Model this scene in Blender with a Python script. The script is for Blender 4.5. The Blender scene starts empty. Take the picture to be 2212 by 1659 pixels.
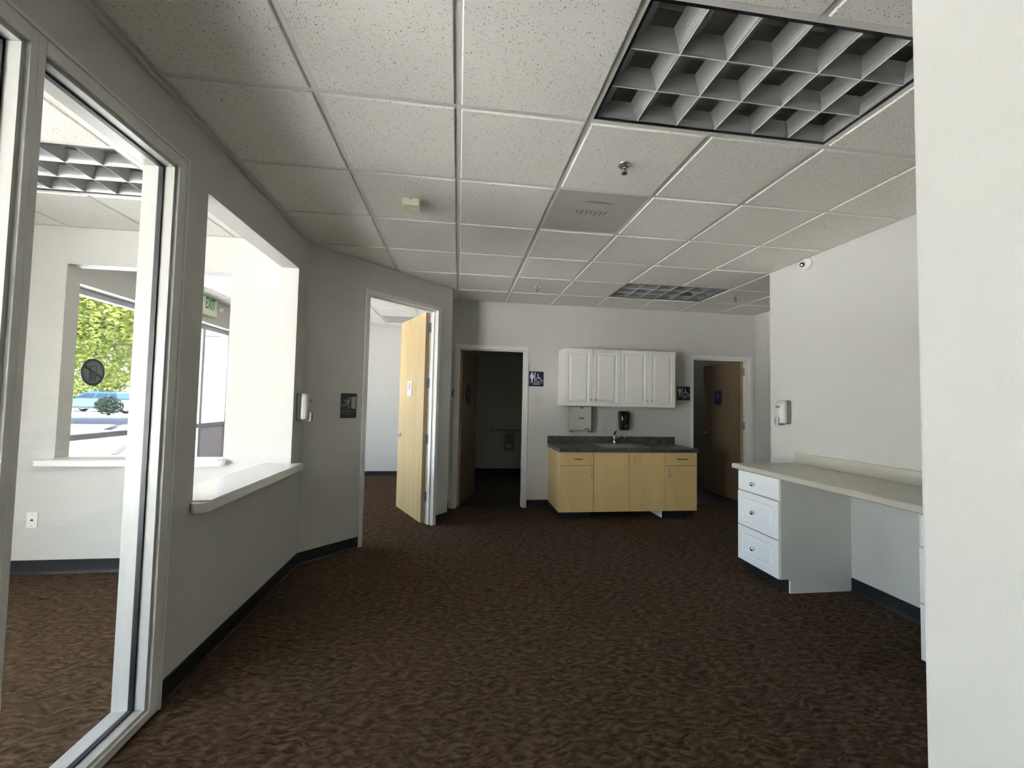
import bpy, bmesh, math, random
from mathutils import Matrix, Vector

# ------------------------------------------------------------------ camera, sky, sun, exposure
scene = bpy.context.scene
COL = scene.collection
cam_data = bpy.data.cameras.new("camera")
cam = bpy.data.objects.new("camera", cam_data)
COL.objects.link(cam)
cam_data.sensor_width = 36.0
cam_data.lens = 14.4934
cam_data.clip_start = 0.02
cam_data.clip_end = 400
cam.matrix_world = Matrix((
    (0.9913321757882045, -0.025920746138282727, -0.12879686396282675, 0.03324761),
    (-0.1297458707695713, -0.039047503877381914, -0.9907781292798057, -1.81103322),
    (0.020652512323441397, 0.9989010998895638, -0.04207215675657187, 1.38683927),
    (0, 0, 0, 1)))
scene.camera = cam

world = bpy.data.worlds.new("sky")
scene.world = world
world.use_nodes = True
wn = world.node_tree.nodes
wl = world.node_tree.links
wn.clear()
w_out = wn.new("ShaderNodeOutputWorld")
w_bg = wn.new("ShaderNodeBackground")
w_sky = wn.new("ShaderNodeTexSky")
w_sky.sky_type = 'NISHITA'
w_sky.sun_disc = False
w_sky.sun_elevation = math.radians(52)
w_sky.sun_rotation = math.radians(145)
w_sky.air_density = 1.0
w_sky.dust_density = 2.2
w_sky.ozone_density = 0.8
w_bg.inputs["Strength"].default_value = 0.34
w_hs = wn.new("ShaderNodeHueSaturation")
w_hs.inputs["Saturation"].default_value = 0.85
wl.new(w_sky.outputs[0], w_hs.inputs["Color"])
wl.new(w_hs.outputs[0], w_bg.inputs[0])
wl.new(w_bg.outputs[0], w_out.inputs[0])

sun_data = bpy.data.lights.new("sun", 'SUN')
sun_data.energy = 11.0
sun_data.angle = math.radians(0.6)
sun_data.color = (1.0, 0.96, 0.91)
sun = bpy.data.objects.new("sun", sun_data)
COL.objects.link(sun)
sun.rotation_euler = Vector((-0.10, 0.48, -0.87)).to_track_quat('-Z', 'Y').to_euler()

def portal(name, y0, y1, z0, z1, x):
    l = bpy.data.lights.new(name, 'AREA')
    l.shape = 'RECTANGLE'
    l.size = y1 - y0
    l.size_y = z1 - z0
    l.cycles.is_portal = True
    o = bpy.data.objects.new(name, l)
    COL.objects.link(o)
    o.matrix_world = Matrix(((0, 0, -1, x), (1, 0, 0, (y0 + y1) / 2), (0, -1, 0, (z0 + z1) / 2), (0, 0, 0, 1)))
    return o
portal("daylight_portal_waiting", 2.05, 5.05, 0.05, 2.36, -3.63)
portal("daylight_portal_reception", -4.40, -0.70, 0.05, 2.36, -4.47)

scene.view_settings.view_transform = 'Standard'
scene.view_settings.look = 'None'
scene.view_settings.gamma = 1.0
scene.view_settings.use_curve_mapping = False
scene.view_settings.exposure = 4.05
scene.cycles.max_bounces = 12
scene.cycles.diffuse_bounces = 7
scene.cycles.glossy_bounces = 4
scene.cycles.transparent_max_bounces = 24
scene.cycles.caustics_reflective = False
scene.cycles.caustics_refractive = False
scene.cycles.sample_clamp_indirect = 6.0

rnd = random.Random(7)
PI = math.pi
S2 = math.sqrt(0.5)

# ------------------------------------------------------------------ materials
MATS = {}
def new_mat(name):
    m = bpy.data.materials.new(name)
    m.use_nodes = True
    MATS[name] = m
    return m, m.node_tree.nodes, m.node_tree.links, m.node_tree.nodes["Principled BSDF"]

def plain(name, col, rough=0.5, metal=0.0, bump=0.0, bump_scale=200.0, var=0.0, var_scale=3.0, coat=0.0):
    m, n, l, b = new_mat(name)
    b.inputs["Base Color"].default_value = (*col, 1)
    b.inputs["Roughness"].default_value = rough
    b.inputs["Metallic"].default_value = metal
    if coat:
        b.inputs["Coat Weight"].default_value = coat
    geo = n.new("ShaderNodeNewGeometry")
    if var:
        t = n.new("ShaderNodeTexNoise"); t.inputs["Scale"].default_value = var_scale; t.inputs["Detail"].default_value = 4
        l.new(geo.outputs["Position"], t.inputs["Vector"])
        mx = n.new("ShaderNodeMix"); mx.data_type = 'RGBA'
        mx.inputs["A"].default_value = (*[c * (1 - var) for c in col], 1)
        mx.inputs["B"].default_value = (*[min(1, c * (1 + var)) for c in col], 1)
        l.new(t.outputs["Fac"], mx.inputs["Factor"])
        l.new(mx.outputs["Result"], b.inputs["Base Color"])
    if bump:
        t = n.new("ShaderNodeTexNoise"); t.inputs["Scale"].default_value = bump_scale; t.inputs["Detail"].default_value = 2
        l.new(geo.outputs["Position"], t.inputs["Vector"])
        bp = n.new("ShaderNodeBump"); bp.inputs["Strength"].default_value = bump; bp.inputs["Distance"].default_value = 0.002
        l.new(t.outputs["Fac"], bp.inputs["Height"])
        l.new(bp.outputs["Normal"], b.inputs["Normal"])
    return m

plain("wall_paint", (0.575, 0.563, 0.53), 0.6, bump=0.25, bump_scale=170, var=0.012, var_scale=1.5)
plain("trim_paint", (0.70, 0.695, 0.665), 0.35, var=0.01)
plain("frame_white_shaded", (0.44, 0.43, 0.405), 0.32)  # frame white lowered toward the wall paint, standing in for weaker light
plain("door_frame_white_lit", (0.76, 0.75, 0.71), 0.32)  # frame white raised, standing in for light falling from the waiting room
plain("shelf_white", (0.83, 0.83, 0.82), 0.22, coat=0.2)
plain("black_base", (0.012, 0.012, 0.014), 0.45)
plain("tee_white", (0.70, 0.69, 0.65), 0.35)
plain("gasket", (0.008, 0.009, 0.012), 0.4)
plain("aluminium", (0.62, 0.63, 0.64), 0.38, 0.9)
plain("window_metal", (0.50, 0.50, 0.53), 0.45, 0.2)
plain("louver", (0.30, 0.298, 0.295), 0.42, 0.35)
plain("louver_edge_glint", (0.92, 0.92, 0.90), 0.4)  # white put on the blade edges as the light they catch
plain("housing", (0.80, 0.78, 0.73), 0.6)
plain("tube_white", (0.80, 0.79, 0.74), 0.4)
plain("chrome", (0.80, 0.80, 0.80), 0.12, 1.0)
plain("nickel", (0.55, 0.54, 0.52), 0.28, 1.0)
plain("hinge_steel", (0.33, 0.33, 0.34), 0.42, 0.85)
plain("dark_bronze", (0.05, 0.042, 0.04), 0.3, 0.7)
plain("black_plastic", (0.010, 0.010, 0.011), 0.12, coat=0.5)
plain("white_plastic", (0.80, 0.80, 0.77), 0.35)
plain("sanitizer_grey", (0.62, 0.62, 0.56), 0.30)
plain("sanitizer_dark", (0.22, 0.22, 0.21), 0.35)
plain("pump_clear", (0.42, 0.44, 0.43), 0.10, coat=0.6)
plain("logo_navy", (0.015, 0.02, 0.07), 0.5)
plain("detector_cream", (0.82, 0.78, 0.60), 0.4)
plain("detector_ring", (0.36, 0.33, 0.24), 0.5)
plain("cabinet_white", (0.80, 0.79, 0.75), 0.32)
plain("desk_white", (0.82, 0.83, 0.84), 0.30)
plain("desk_side", (0.64, 0.62, 0.575), 0.5, var=0.02, var_scale=8)
plain("desk_laminate", (0.50, 0.47, 0.40), 0.35, bump=0.1, bump_scale=400, var=0.06, var_scale=90)
plain("navy_sign", (0.010, 0.013, 0.055), 0.4)
plain("charcoal_sign", (0.030, 0.033, 0.036), 0.5)
plain("sign_white", (0.78, 0.78, 0.78), 0.5)
plain("sign_grey", (0.36, 0.36, 0.35), 0.5)
plain("sign_dim", (0.13, 0.135, 0.14), 0.5)
plain("exit_cream", (0.78, 0.77, 0.62), 0.45)
plain("exit_green", (0.03, 0.30, 0.09), 0.5)
plain("red_print", (0.55, 0.10, 0.08), 0.5)
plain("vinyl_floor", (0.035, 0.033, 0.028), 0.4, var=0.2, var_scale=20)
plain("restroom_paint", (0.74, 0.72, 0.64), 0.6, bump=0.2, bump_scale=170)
plain("restroom_paint_shaded", (0.22, 0.215, 0.19), 0.6, bump=0.2, bump_scale=170)  # darkened copy of the restroom paint, standing in for the men's room shade
plain("asphalt", (0.035, 0.037, 0.040), 0.9, bump=0.4, bump_scale=60, var=0.15, var_scale=2)
plain("concrete", (0.62, 0.615, 0.60), 0.85, bump=0.2, bump_scale=80, var=0.08, var_scale=1.2)
plain("line_dark", (0.03, 0.027, 0.027), 0.9)
plain("stucco_cream", (0.105, 0.092, 0.068), 0.9, bump=0.5, bump_scale=60, var=0.03, var_scale=2)
plain("spandrel", (0.82, 0.80, 0.90), 0.5)
plain("car_blue", (0.006, 0.035, 0.09), 0.25, 0.2, coat=1.0)
plain("car_white", (0.80, 0.80, 0.80), 0.3, coat=1.0)
plain("car_glass", (0.004, 0.006, 0.014), 0.08, coat=0.5)
plain("car_black", (0.006, 0.006, 0.007), 0.6)
plain("car_rim", (0.55, 0.56, 0.58), 0.3, 0.9)
plain("bark", (0.10, 0.07, 0.05), 0.9, bump=0.6, bump_scale=30)
plain("roof_terracotta", (0.10, 0.030, 0.018), 0.8)
plain("ghost_stain", (0.30, 0.29, 0.26), 0.7)
plain("label_white", (0.85, 0.85, 0.85), 0.5)
plain("paper", (0.75, 0.74, 0.70), 0.8)
plain("steel_dim", (0.32, 0.32, 0.30), 0.40, 0.7)

def leaf_mat(name, c1, c2):
    m, n, l, b = new_mat(name)
    geo = n.new("ShaderNodeNewGeometry")
    t = n.new("ShaderNodeTexNoise"); t.inputs["Scale"].default_value = 1.7; t.inputs["Detail"].default_value = 5
    l.new(geo.outputs["Position"], t.inputs["Vector"])
    r = n.new("ShaderNodeValToRGB")
    r.color_ramp.elements[0].position = 0.35; r.color_ramp.elements[0].color = (*c1, 1)
    r.color_ramp.elements[1].position = 0.65; r.color_ramp.elements[1].color = (*c2, 1)
    l.new(t.outputs["Fac"], r.inputs["Fac"])
    l.new(r.outputs["Color"], b.inputs["Base Color"])
    b.inputs["Roughness"].default_value = 0.6
    tr = n.new("ShaderNodeBsdfTranslucent")
    l.new(r.outputs["Color"], tr.inputs["Color"])
    mx = n.new("ShaderNodeMixShader"); mx.inputs[0].default_value = 0.45
    l.new(b.outputs[0], mx.inputs[1]); l.new(tr.outputs[0], mx.inputs[2])
    l.new(mx.outputs[0], n["Material Output"].inputs["Surface"])
leaf_mat("leaf_bright", (0.042, 0.078, 0.007), (0.16, 0.18, 0.022))
leaf_mat("leaf_mid", (0.030, 0.060, 0.008), (0.08, 0.11, 0.016))
leaf_mat("leaf_dark", (0.008, 0.018, 0.010), (0.016, 0.032, 0.016))

def brushed(name, col, rough, axis):
    m, n, l, b = new_mat(name)
    b.inputs["Metallic"].default_value = 1.0
    b.inputs["Roughness"].default_value = rough
    geo = n.new("ShaderNodeNewGeometry"); mp = n.new("ShaderNodeMapping")
    mp.inputs["Scale"].default_value = axis
    l.new(geo.outputs["Position"], mp.inputs["Vector"])
    t = n.new("ShaderNodeTexNoise"); t.inputs["Scale"].default_value = 1.0; t.inputs["Detail"].default_value = 3
    l.new(mp.outputs[0], t.inputs["Vector"])
    mx = n.new("ShaderNodeMix"); mx.data_type = 'RGBA'
    mx.inputs["A"].default_value = (*[c * 0.85 for c in col], 1); mx.inputs["B"].default_value = (*[min(1, c * 1.12) for c in col], 1)
    l.new(t.outputs["Fac"], mx.inputs["Factor"]); l.new(mx.outputs["Result"], b.inputs["Base Color"])
brushed("brushed_steel", (0.86, 0.83, 0.74), 0.28, (6, 6, 260))
brushed("sink_steel", (0.55, 0.55, 0.53), 0.30, (200, 8, 8))

def glass_mat(name, tint):
    m, n, l, b = new_mat(name)
    n.remove(b)
    tr = n.new("ShaderNodeBsdfTransparent"); tr.inputs["Color"].default_value = (*tint, 1)
    gl = n.new("ShaderNodeBsdfGlossy"); gl.inputs["Roughness"].default_value = 0.0
    lw = n.new("ShaderNodeLayerWeight"); lw.inputs["Blend"].default_value = 0.5
    pw = n.new("ShaderNodeMath"); pw.operation = 'POWER'; pw.inputs[1].default_value = 5
    l.new(lw.outputs["Facing"], pw.inputs[0])
    fr = n.new("ShaderNodeMath"); fr.operation = 'MULTIPLY_ADD'; fr.inputs[1].default_value = 0.60; fr.inputs[2].default_value = 0.035
    l.new(pw.outputs[0], fr.inputs[0])
    mx = n.new("ShaderNodeMixShader")
    l.new(fr.outputs[0], mx.inputs[0]); l.new(tr.outputs[0], mx.inputs[1]); l.new(gl.outputs[0], mx.inputs[2])
    l.new(mx.outputs[0], n["Material Output"].inputs["Surface"])
glass_mat("glass", (0.965, 0.975, 0.97))
glass_mat("tinted_glass", (0.54, 0.55, 0.555))  # tint added to dim the waiting room daylight and the view outside

def film_mat(name, col, alpha):
    m, n, l, b = new_mat(name)
    b.inputs["Base Color"].default_value = (*col, 1)
    b.inputs["Roughness"].default_value = 0.6
    b.inputs["Alpha"].default_value = alpha
film_mat("film_grey", (0.46, 0.50, 0.48), 0.93)
film_mat("film_dark", (0.19, 0.22, 0.25), 0.96)

def carpet_mat():
    m, n, l, b = new_mat("carpet")
    geo = n.new("ShaderNodeNewGeometry")
    warp = n.new("ShaderNodeTexNoise"); warp.inputs["Scale"].default_value = 9; warp.inputs["Detail"].default_value = 2
    l.new(geo.outputs["Position"], warp.inputs["Vector"])
    sc = n.new("ShaderNodeVectorMath"); sc.operation = 'MULTIPLY_ADD'
    sc.inputs[1].default_value = (0.10, 0.10, 0); l.new(warp.outputs["Color"], sc.inputs[0]); l.new(geo.outputs["Position"], sc.inputs[2])
    mp = n.new("ShaderNodeMapping"); mp.inputs["Scale"].default_value = (20, 52, 1); mp.inputs["Rotation"].default_value = (0, 0, 0.35)
    l.new(sc.outputs[0], mp.inputs["Vector"])
    t = n.new("ShaderNodeTexNoise"); t.inputs["Scale"].default_value = 1.0; t.inputs["Detail"].default_value = 3; t.inputs["Roughness"].default_value = 0.6
    l.new(mp.outputs[0], t.inputs["Vector"])
    fine = n.new("ShaderNodeTexNoise"); fine.inputs["Scale"].default_value = 420; fine.inputs["Detail"].default_value = 2
    l.new(geo.outputs["Position"], fine.inputs["Vector"])
    ad = n.new("ShaderNodeMath"); ad.operation = 'MULTIPLY_ADD'; ad.inputs[1].default_value = 0.28
    l.new(fine.outputs["Fac"], ad.inputs[0]); l.new(t.outputs["Fac"], ad.inputs[2])
    r = n.new("ShaderNodeValToRGB")
    e = r.color_ramp.elements
    e[0].position = 0.46; e[0].color = (0.036, 0.020, 0.011, 1)
    e[1].position = 0.82; e[1].color = (0.125, 0.085, 0.058, 1)
    k = e.new(0.62); k.color = (0.071, 0.045, 0.028, 1)
    l.new(ad.outputs[0], r.inputs["Fac"])
    l.new(r.outputs["Color"], b.inputs["Base Color"])
    b.inputs["Roughness"].default_value = 0.95
    b.inputs["Specular IOR Level"].default_value = 0.02
    bp = n.new("ShaderNodeBump"); bp.inputs["Strength"].default_value = 0.6; bp.inputs["Distance"].default_value = 0.006
    l.new(ad.outputs[0], bp.inputs["Height"]); l.new(bp.outputs["Normal"], b.inputs["Normal"])
carpet_mat()

def tile_mat():
    m, n, l, b = new_mat("ceiling_tile")
    geo = n.new("ShaderNodeNewGeometry")
    warp = n.new("ShaderNodeTexNoise"); warp.inputs["Scale"].default_value = 60; warp.inputs["Detail"].default_value = 1
    l.new(geo.outputs["Position"], warp.inputs["Vector"])
    sc = n.new("ShaderNodeVectorMath"); sc.operation = 'MULTIPLY_ADD'
    sc.inputs[1].default_value = (0.016, 0.016, 0); l.new(warp.outputs["Color"], sc.inputs[0]); l.new(geo.outputs["Position"], sc.inputs[2])
    v = n.new("ShaderNodeTexVoronoi"); v.inputs["Scale"].default_value = 155; v.inputs["Randomness"].default_value = 1.0
    l.new(sc.outputs[0], v.inputs["Vector"])
    # random size per fissure: only some cells carry a dark hole
    sep = n.new("ShaderNodeSeparateColor"); l.new(v.outputs["Color"], sep.inputs[0])
    mr = n.new("ShaderNodeMapRange"); mr.inputs["From Min"].default_value = 0.10; mr.inputs["From Max"].default_value = 1.0
    mr.inputs["To Min"].default_value = 0.0; mr.inputs["To Max"].default_value = 0.31
    l.new(sep.outputs[0], mr.inputs["Value"])
    lt = n.new("ShaderNodeMath"); lt.operation = 'LESS_THAN'
    l.new(v.outputs["Distance"], lt.inputs[0]); l.new(mr.outputs[0], lt.inputs[1])
    big = n.new("ShaderNodeTexNoise"); big.inputs["Scale"].default_value = 1.3; l.new(geo.outputs["Position"], big.inputs["Vector"])
    base = n.new("ShaderNodeMix"); base.data_type = 'RGBA'
    base.inputs["A"].default_value = (0.81, 0.783, 0.725, 1); base.inputs["B"].default_value = (0.87, 0.835, 0.775, 1)
    l.new(big.outputs["Fac"], base.inputs["Factor"])
    mx = n.new("ShaderNodeMix"); mx.data_type = 'RGBA'
    l.new(lt.outputs[0], mx.inputs["Factor"]); l.new(base.outputs["Result"], mx.inputs["A"]); mx.inputs["B"].default_value = (0.20, 0.18, 0.155, 1)
    l.new(mx.outputs["Result"], b.inputs["Base Color"])
    b.inputs["Roughness"].default_value = 0.9
    b.inputs["Specular IOR Level"].default_value = 0.1
    fn = n.new("ShaderNodeTexNoise"); fn.inputs["Scale"].default_value = 260; l.new(geo.outputs["Position"], fn.inputs["Vector"])
    bp = n.new("ShaderNodeBump"); bp.inputs["Strength"].default_value = 0.25; bp.inputs["Distance"].default_value = 0.002
    l.new(fn.outputs["Fac"], bp.inputs["Height"]); l.new(bp.outputs["Normal"], b.inputs["Normal"])
tile_mat()

def grille_mat():
    m, n, l, b = new_mat("perforated_grille")
    tc = n.new("ShaderNodeTexCoord")
    mp = n.new("ShaderNodeMapping"); mp.inputs["Scale"].default_value = (150, 150, 1)
    l.new(tc.outputs["Object"], mp.inputs["Vector"])
    v = n.new("ShaderNodeTexVoronoi"); v.inputs["Scale"].default_value = 1; v.inputs["Randomness"].default_value = 0
    l.new(mp.outputs[0], v.inputs["Vector"])
    lt = n.new("ShaderNodeMath"); lt.operation = 'LESS_THAN'; lt.inputs[1].default_value = 0.34
    l.new(v.outputs["Distance"], lt.inputs[0])
    t = n.new("ShaderNodeTexNoise"); t.inputs["Scale"].default_value = 4.5; t.inputs["Detail"].default_value = 3
    l.new(tc.outputs["Object"], t.inputs["Vector"])
    mx0 = n.new("ShaderNodeMix"); mx0.data_type = 'RGBA'
    mx0.inputs["A"].default_value = (0.52, 0.51, 0.45, 1); mx0.inputs["B"].default_value = (0.64, 0.62, 0.55, 1)
    l.new(t.outputs["Fac"], mx0.inputs["Factor"])
    mx = n.new("ShaderNodeMix"); mx.data_type = 'RGBA'
    l.new(lt.outputs[0], mx.inputs["Factor"]); l.new(mx0.outputs["Result"], mx.inputs["A"]); mx.inputs["B"].default_value = (0.34, 0.33, 0.29, 1)
    l.new(mx.outputs["Result"], b.inputs["Base Color"]); b.inputs["Roughness"].default_value = 0.5
grille_mat()

def wood_mat(name, c1, c2, c3, scale):
    m, n, l, b = new_mat(name)
    tc = n.new("ShaderNodeTexCoord"); mp = n.new("ShaderNodeMapping"); mp.inputs["Scale"].default_value = scale
    l.new(tc.outputs["Object"], mp.inputs["Vector"])
    t = n.new("ShaderNodeTexNoise"); t.inputs["Scale"].default_value = 1; t.inputs["Detail"].default_value = 5; t.inputs["Distortion"].default_value = 0.6
    l.new(mp.outputs[0], t.inputs["Vector"])
    r = n.new("ShaderNodeValToRGB"); e = r.color_ramp.elements
    e[0].position = 0.3; e[0].color = (*c1, 1); e[1].position = 0.7; e[1].color = (*c3, 1)
    k = e.new(0.5); k.color = (*c2, 1)
    l.new(t.outputs["Fac"], r.inputs["Fac"]); l.new(r.outputs["Color"], b.inputs["Base Color"])
    b.inputs["Roughness"].default_value = 0.42
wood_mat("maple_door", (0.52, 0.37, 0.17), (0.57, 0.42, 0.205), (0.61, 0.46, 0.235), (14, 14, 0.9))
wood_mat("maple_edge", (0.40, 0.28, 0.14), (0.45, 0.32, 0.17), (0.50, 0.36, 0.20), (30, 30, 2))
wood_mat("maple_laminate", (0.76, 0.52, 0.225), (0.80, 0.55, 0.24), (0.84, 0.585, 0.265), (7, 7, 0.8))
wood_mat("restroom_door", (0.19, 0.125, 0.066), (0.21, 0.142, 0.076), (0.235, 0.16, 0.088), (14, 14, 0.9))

def stone_mat():
    m, n, l, b = new_mat("dark_laminate")
    geo = n.new("ShaderNodeNewGeometry")
    t = n.new("ShaderNodeTexNoise"); t.inputs["Scale"].default_value = 14; t.inputs["Detail"].default_value = 7; t.inputs["Distortion"].default_value = 1.6
    l.new(geo.outputs["Position"], t.inputs["Vector"])
    r = n.new("ShaderNodeValToRGB"); e = r.color_ramp.elements
    e[0].position = 0.36; e[0].color = (0.055, 0.046, 0.040, 1); e[1].position = 0.66; e[1].color = (0.145, 0.125, 0.108, 1)
    l.new(t.outputs["Fac"], r.inputs["Fac"]); l.new(r.outputs["Color"], b.inputs["Base Color"])
    b.inputs["Roughness"].default_value = 0.35
stone_mat()

def back_wall_mat():
    # the same paint with the worn, patched blotch below the restroom sign
    m, n, l, b = new_mat("wall_paint_patched")
    geo = n.new("ShaderNodeNewGeometry")
    sub = n.new("ShaderNodeVectorMath"); sub.operation = 'SUBTRACT'; sub.inputs[1].default_value = (1.075, 3.577, 1.40)
    l.new(geo.outputs["Position"], sub.inputs[0])
    sc = n.new("ShaderNodeVectorMath"); sc.operation = 'MULTIPLY'; sc.inputs[1].default_value = (8.5, 0, 11)
    l.new(sub.outputs[0], sc.inputs[0])
    t = n.new("ShaderNodeTexNoise"); t.inputs["Scale"].default_value = 14; t.inputs["Detail"].default_value = 4
    l.new(geo.outputs["Position"], t.inputs["Vector"])
    ln = n.new("ShaderNodeVectorMath"); ln.operation = 'LENGTH'; l.new(sc.outputs[0], ln.inputs[0])
    ad = n.new("ShaderNodeMath"); ad.operation = 'MULTIPLY_ADD'; ad.inputs[1].default_value = 1.4
    l.new(t.outputs["Fac"], ad.inputs[0]); l.new(ln.outputs["Value"], ad.inputs[2])
    mr = n.new("ShaderNodeMapRange"); mr.inputs["From Min"].default_value = 1.25; mr.inputs["From Max"].default_value = 1.7
    mr.inputs["To Min"].default_value = 0.16; mr.inputs["To Max"].default_value = 0.0
    l.new(ad.outputs[0], mr.inputs["Value"])
    mx = n.new("ShaderNodeMix"); mx.data_type = 'RGBA'
    mx.inputs["A"].default_value = (0.575, 0.563, 0.53, 1); mx.inputs["B"].default_value = (0.25, 0.24, 0.21, 1)
    l.new(mr.outputs[0], mx.inputs["Factor"]); l.new(mx.outputs["Result"], b.inputs["Base Color"])
    b.inputs["Roughness"].default_value = 0.6
    t2 = n.new("ShaderNodeTexNoise"); t2.inputs["Scale"].default_value = 170; l.new(geo.outputs["Position"], t2.inputs["Vector"])
    bp = n.new("ShaderNodeBump"); bp.inputs["Strength"].default_value = 0.25; bp.inputs["Distance"].default_value = 0.002
    l.new(t2.outputs["Fac"], bp.inputs["Height"]); l.new(bp.outputs["Normal"], b.inputs["Normal"])
back_wall_mat()

# ------------------------------------------------------------------ mesh helpers
class MB:
    def __init__(self):
        self.v = []; self.f = []; self.s = []
    def add(self, verts, faces, smooth=False):
        o = len(self.v)
        self.v += [tuple(p) for p in verts]
        for f in faces:
            self.f.append(tuple(i + o for i in f)); self.s.append(smooth)
        return self
    def box(self, x0, x1, y0, y1, z0, z1, bev=0.0):
        if x0 > x1: x0, x1 = x1, x0
        if y0 > y1: y0, y1 = y1, y0
        if z0 > z1: z0, z1 = z1, z0
        if bev <= 0:
            v = [(x0, y0, z0), (x1, y0, z0), (x1, y1, z0), (x0, y1, z0), (x0, y0, z1), (x1, y0, z1), (x1, y1, z1), (x0, y1, z1)]
            self.add(v, [(3, 2, 1, 0), (4, 5, 6, 7), (0, 1, 5, 4), (1, 2, 6, 5), (2, 3, 7, 6), (3, 0, 4, 7)])
        else:
            bm = bmesh.new()
            bmesh.ops.create_cube(bm, size=1.0)
            for q in bm.verts:
                q.co = Vector(((x0 + x1) / 2 + q.co.x * (x1 - x0), (y0 + y1) / 2 + q.co.y * (y1 - y0), (z0 + z1) / 2 + q.co.z * (z1 - z0)))
            bmesh.ops.bevel(bm, geom=list(bm.edges), offset=bev, segments=2, affect='EDGES', profile=0.6)
            self.from_bm(bm)
        return self
    def from_bm(self, bm, smooth=False):
        bm.verts.index_update()
        self.add([q.co[:] for q in bm.verts], [[q.index for q in f.verts] for f in bm.faces], smooth)
        bm.free()
    def rev(self, prof, c=(0, 0, 0), axis='z', n=20, smooth=True):
        # profile of (radius, height) turned about an axis through c; ends capped
        V = []; F = []
        for r, h in prof:
            for k in range(n):
                a = 2 * PI * k / n
                p = (r * math.cos(a), r * math.sin(a), h)
                if axis == 'y': p = (p[0], h, p[1])
                elif axis == 'x': p = (h, p[0], p[1])
                V.append((p[0] + c[0], p[1] + c[1], p[2] + c[2]))
        for i in range(len(prof) - 1):
            for k in range(n):
                k2 = (k + 1) % n
                F.append((i * n + k, i * n + k2, (i + 1) * n + k2, (i + 1) * n + k))
        self.add(V, F, smooth)
        o = len(self.v) - len(V)
        for i in (0, len(prof) - 1):
            if prof[i][0] > 1e-6:
                self.f.append(tuple(o + i * n + k for k in range(n))); self.s.append(False)
        return self
    def tube(self, pts, r, n=10, smooth=True):
        pts = [Vector(p) for p in pts]
        rs = r if isinstance(r, (list, tuple)) else [r] * len(pts)
        V = []; F = []
        up = Vector((0, 0, 1))
        prev = None
        for i, p in enumerate(pts):
            d = (pts[min(i + 1, len(pts) - 1)] - pts[max(i - 1, 0)]).normalized()
            if prev is None:
                a = d.cross(up)
                if a.length < 1e-3: a = d.cross(Vector((1, 0, 0)))
                a.normalize()
            else:
                a = (prev - d * prev.dot(d)).normalized()
            prev = a
            b = d.cross(a)
            for k in range(n):
                t = 2 * PI * k / n
                V.append(tuple(p + (a * math.cos(t) + b * math.sin(t)) * rs[i]))
        for i in range(len(pts) - 1):
            for k in range(n):
                k2 = (k + 1) % n
                F.append((i * n + k, i * n + k2, (i + 1) * n + k2, (i + 1) * n + k))
        self.add(V, F, smooth)
        o = len(self.v) - len(V)
        self.f.append(tuple(o + k for k in range(n))); self.s.append(False)
        self.f.append(tuple(o + (len(pts) - 1) * n + k for k in range(n))); self.s.append(False)
        return self
    def prism(self, poly, a0, a1, axis='y'):
        # poly of (u, w); axis y: (u, a, w); axis z: (u, w, a); axis x: (a, u, w)
        n = len(poly)
        def P(u, w, a):
            return (u, a, w) if axis == 'y' else ((u, w, a) if axis == 'z' else (a, u, w))
        V = [P(u, w, a0) for u, w in poly] + [P(u, w, a1) for u, w in poly]
        F = [tuple(range(n)), tuple(range(n, 2 * n))]
        for k in range(n):
            k2 = (k + 1) % n
            F.append((k, k2, n + k2, n + k))
        self.add(V, F)
        return self
    def relief(self, x0, x1, z0, z1, yb, rings):
        # panel whose front is nested rectangles: rings of (inset, y); yb is the back
        V = []; F = []
        lv = [(0.0, yb)] + rings
        for ins, y in lv:
            V += [(x0 + ins, y, z0 + ins), (x1 - ins, y, z0 + ins), (x1 - ins, y, z1 - ins), (x0 + ins, y, z1 - ins)]
        for i in range(len(lv) - 1):
            for k in range(4):
                k2 = (k + 1) % 4
                F.append((i * 4 + k, i * 4 + k2, i * 4 + 4 + k2, i * 4 + 4 + k))
        e = (len(lv) - 1) * 4
        F.append((e, e + 1, e + 2, e + 3)); F.append((3, 2, 1, 0))
        self.add(V, F)
        return self
    def mesh(self, name, mat):
        me = bpy.data.meshes.new(name)
        me.from_pydata(self.v, [], self.f)
        bm = bmesh.new(); bm.from_mesh(me)
        bmesh.ops.recalc_face_normals(bm, faces=bm.faces)
        bm.to_mesh(me); bm.free()
        me.polygons.foreach_set("use_smooth", self.s)
        me.materials.append(MATS[mat])
        return me
    def build(self, name, mat, parent=None):
        o = bpy.data.objects.new(name, self.mesh(name, mat))
        COL.objects.link(o)
        if parent is not None: o.parent = parent
        return o

def link_mesh(name, me, parent=None, loc=(0, 0, 0), rotz=0):
    o = bpy.data.objects.new(name, me)
    COL.objects.link(o)
    if parent is not None: o.parent = parent
    o.location = loc; o.rotation_euler = (0, 0, rotz)
    return o
def thing(name, label, cat, loc=(0, 0, 0), rotz=0.0, group=None, kind=None):
    o = bpy.data.objects.new(name, None)
    o.empty_display_size = 0.05
    COL.objects.link(o)
    o.location = loc; o.rotation_euler = (0, 0, rotz)
    return tag(o, label, cat, group, kind)
def tag(o, label=None, cat=None, group=None, kind=None):
    if label: o["label"] = label
    if cat: o["category"] = cat
    if group: o["group"] = group
    if kind: o["kind"] = kind
    return o
def struct(o, label=None, cat=None):
    o["kind"] = "structure"
    return tag(o, label, cat)
def sroot(name, label, cat, loc=(0, 0, 0), rotz=0.0):
    return struct(thing(name, label, cat, loc, rotz))
def copy_tree(o, parent=None):
    c = o.copy(); COL.objects.link(c); c.parent = parent
    for ch in o.children: copy_tree(ch, c)
    return c
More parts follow.
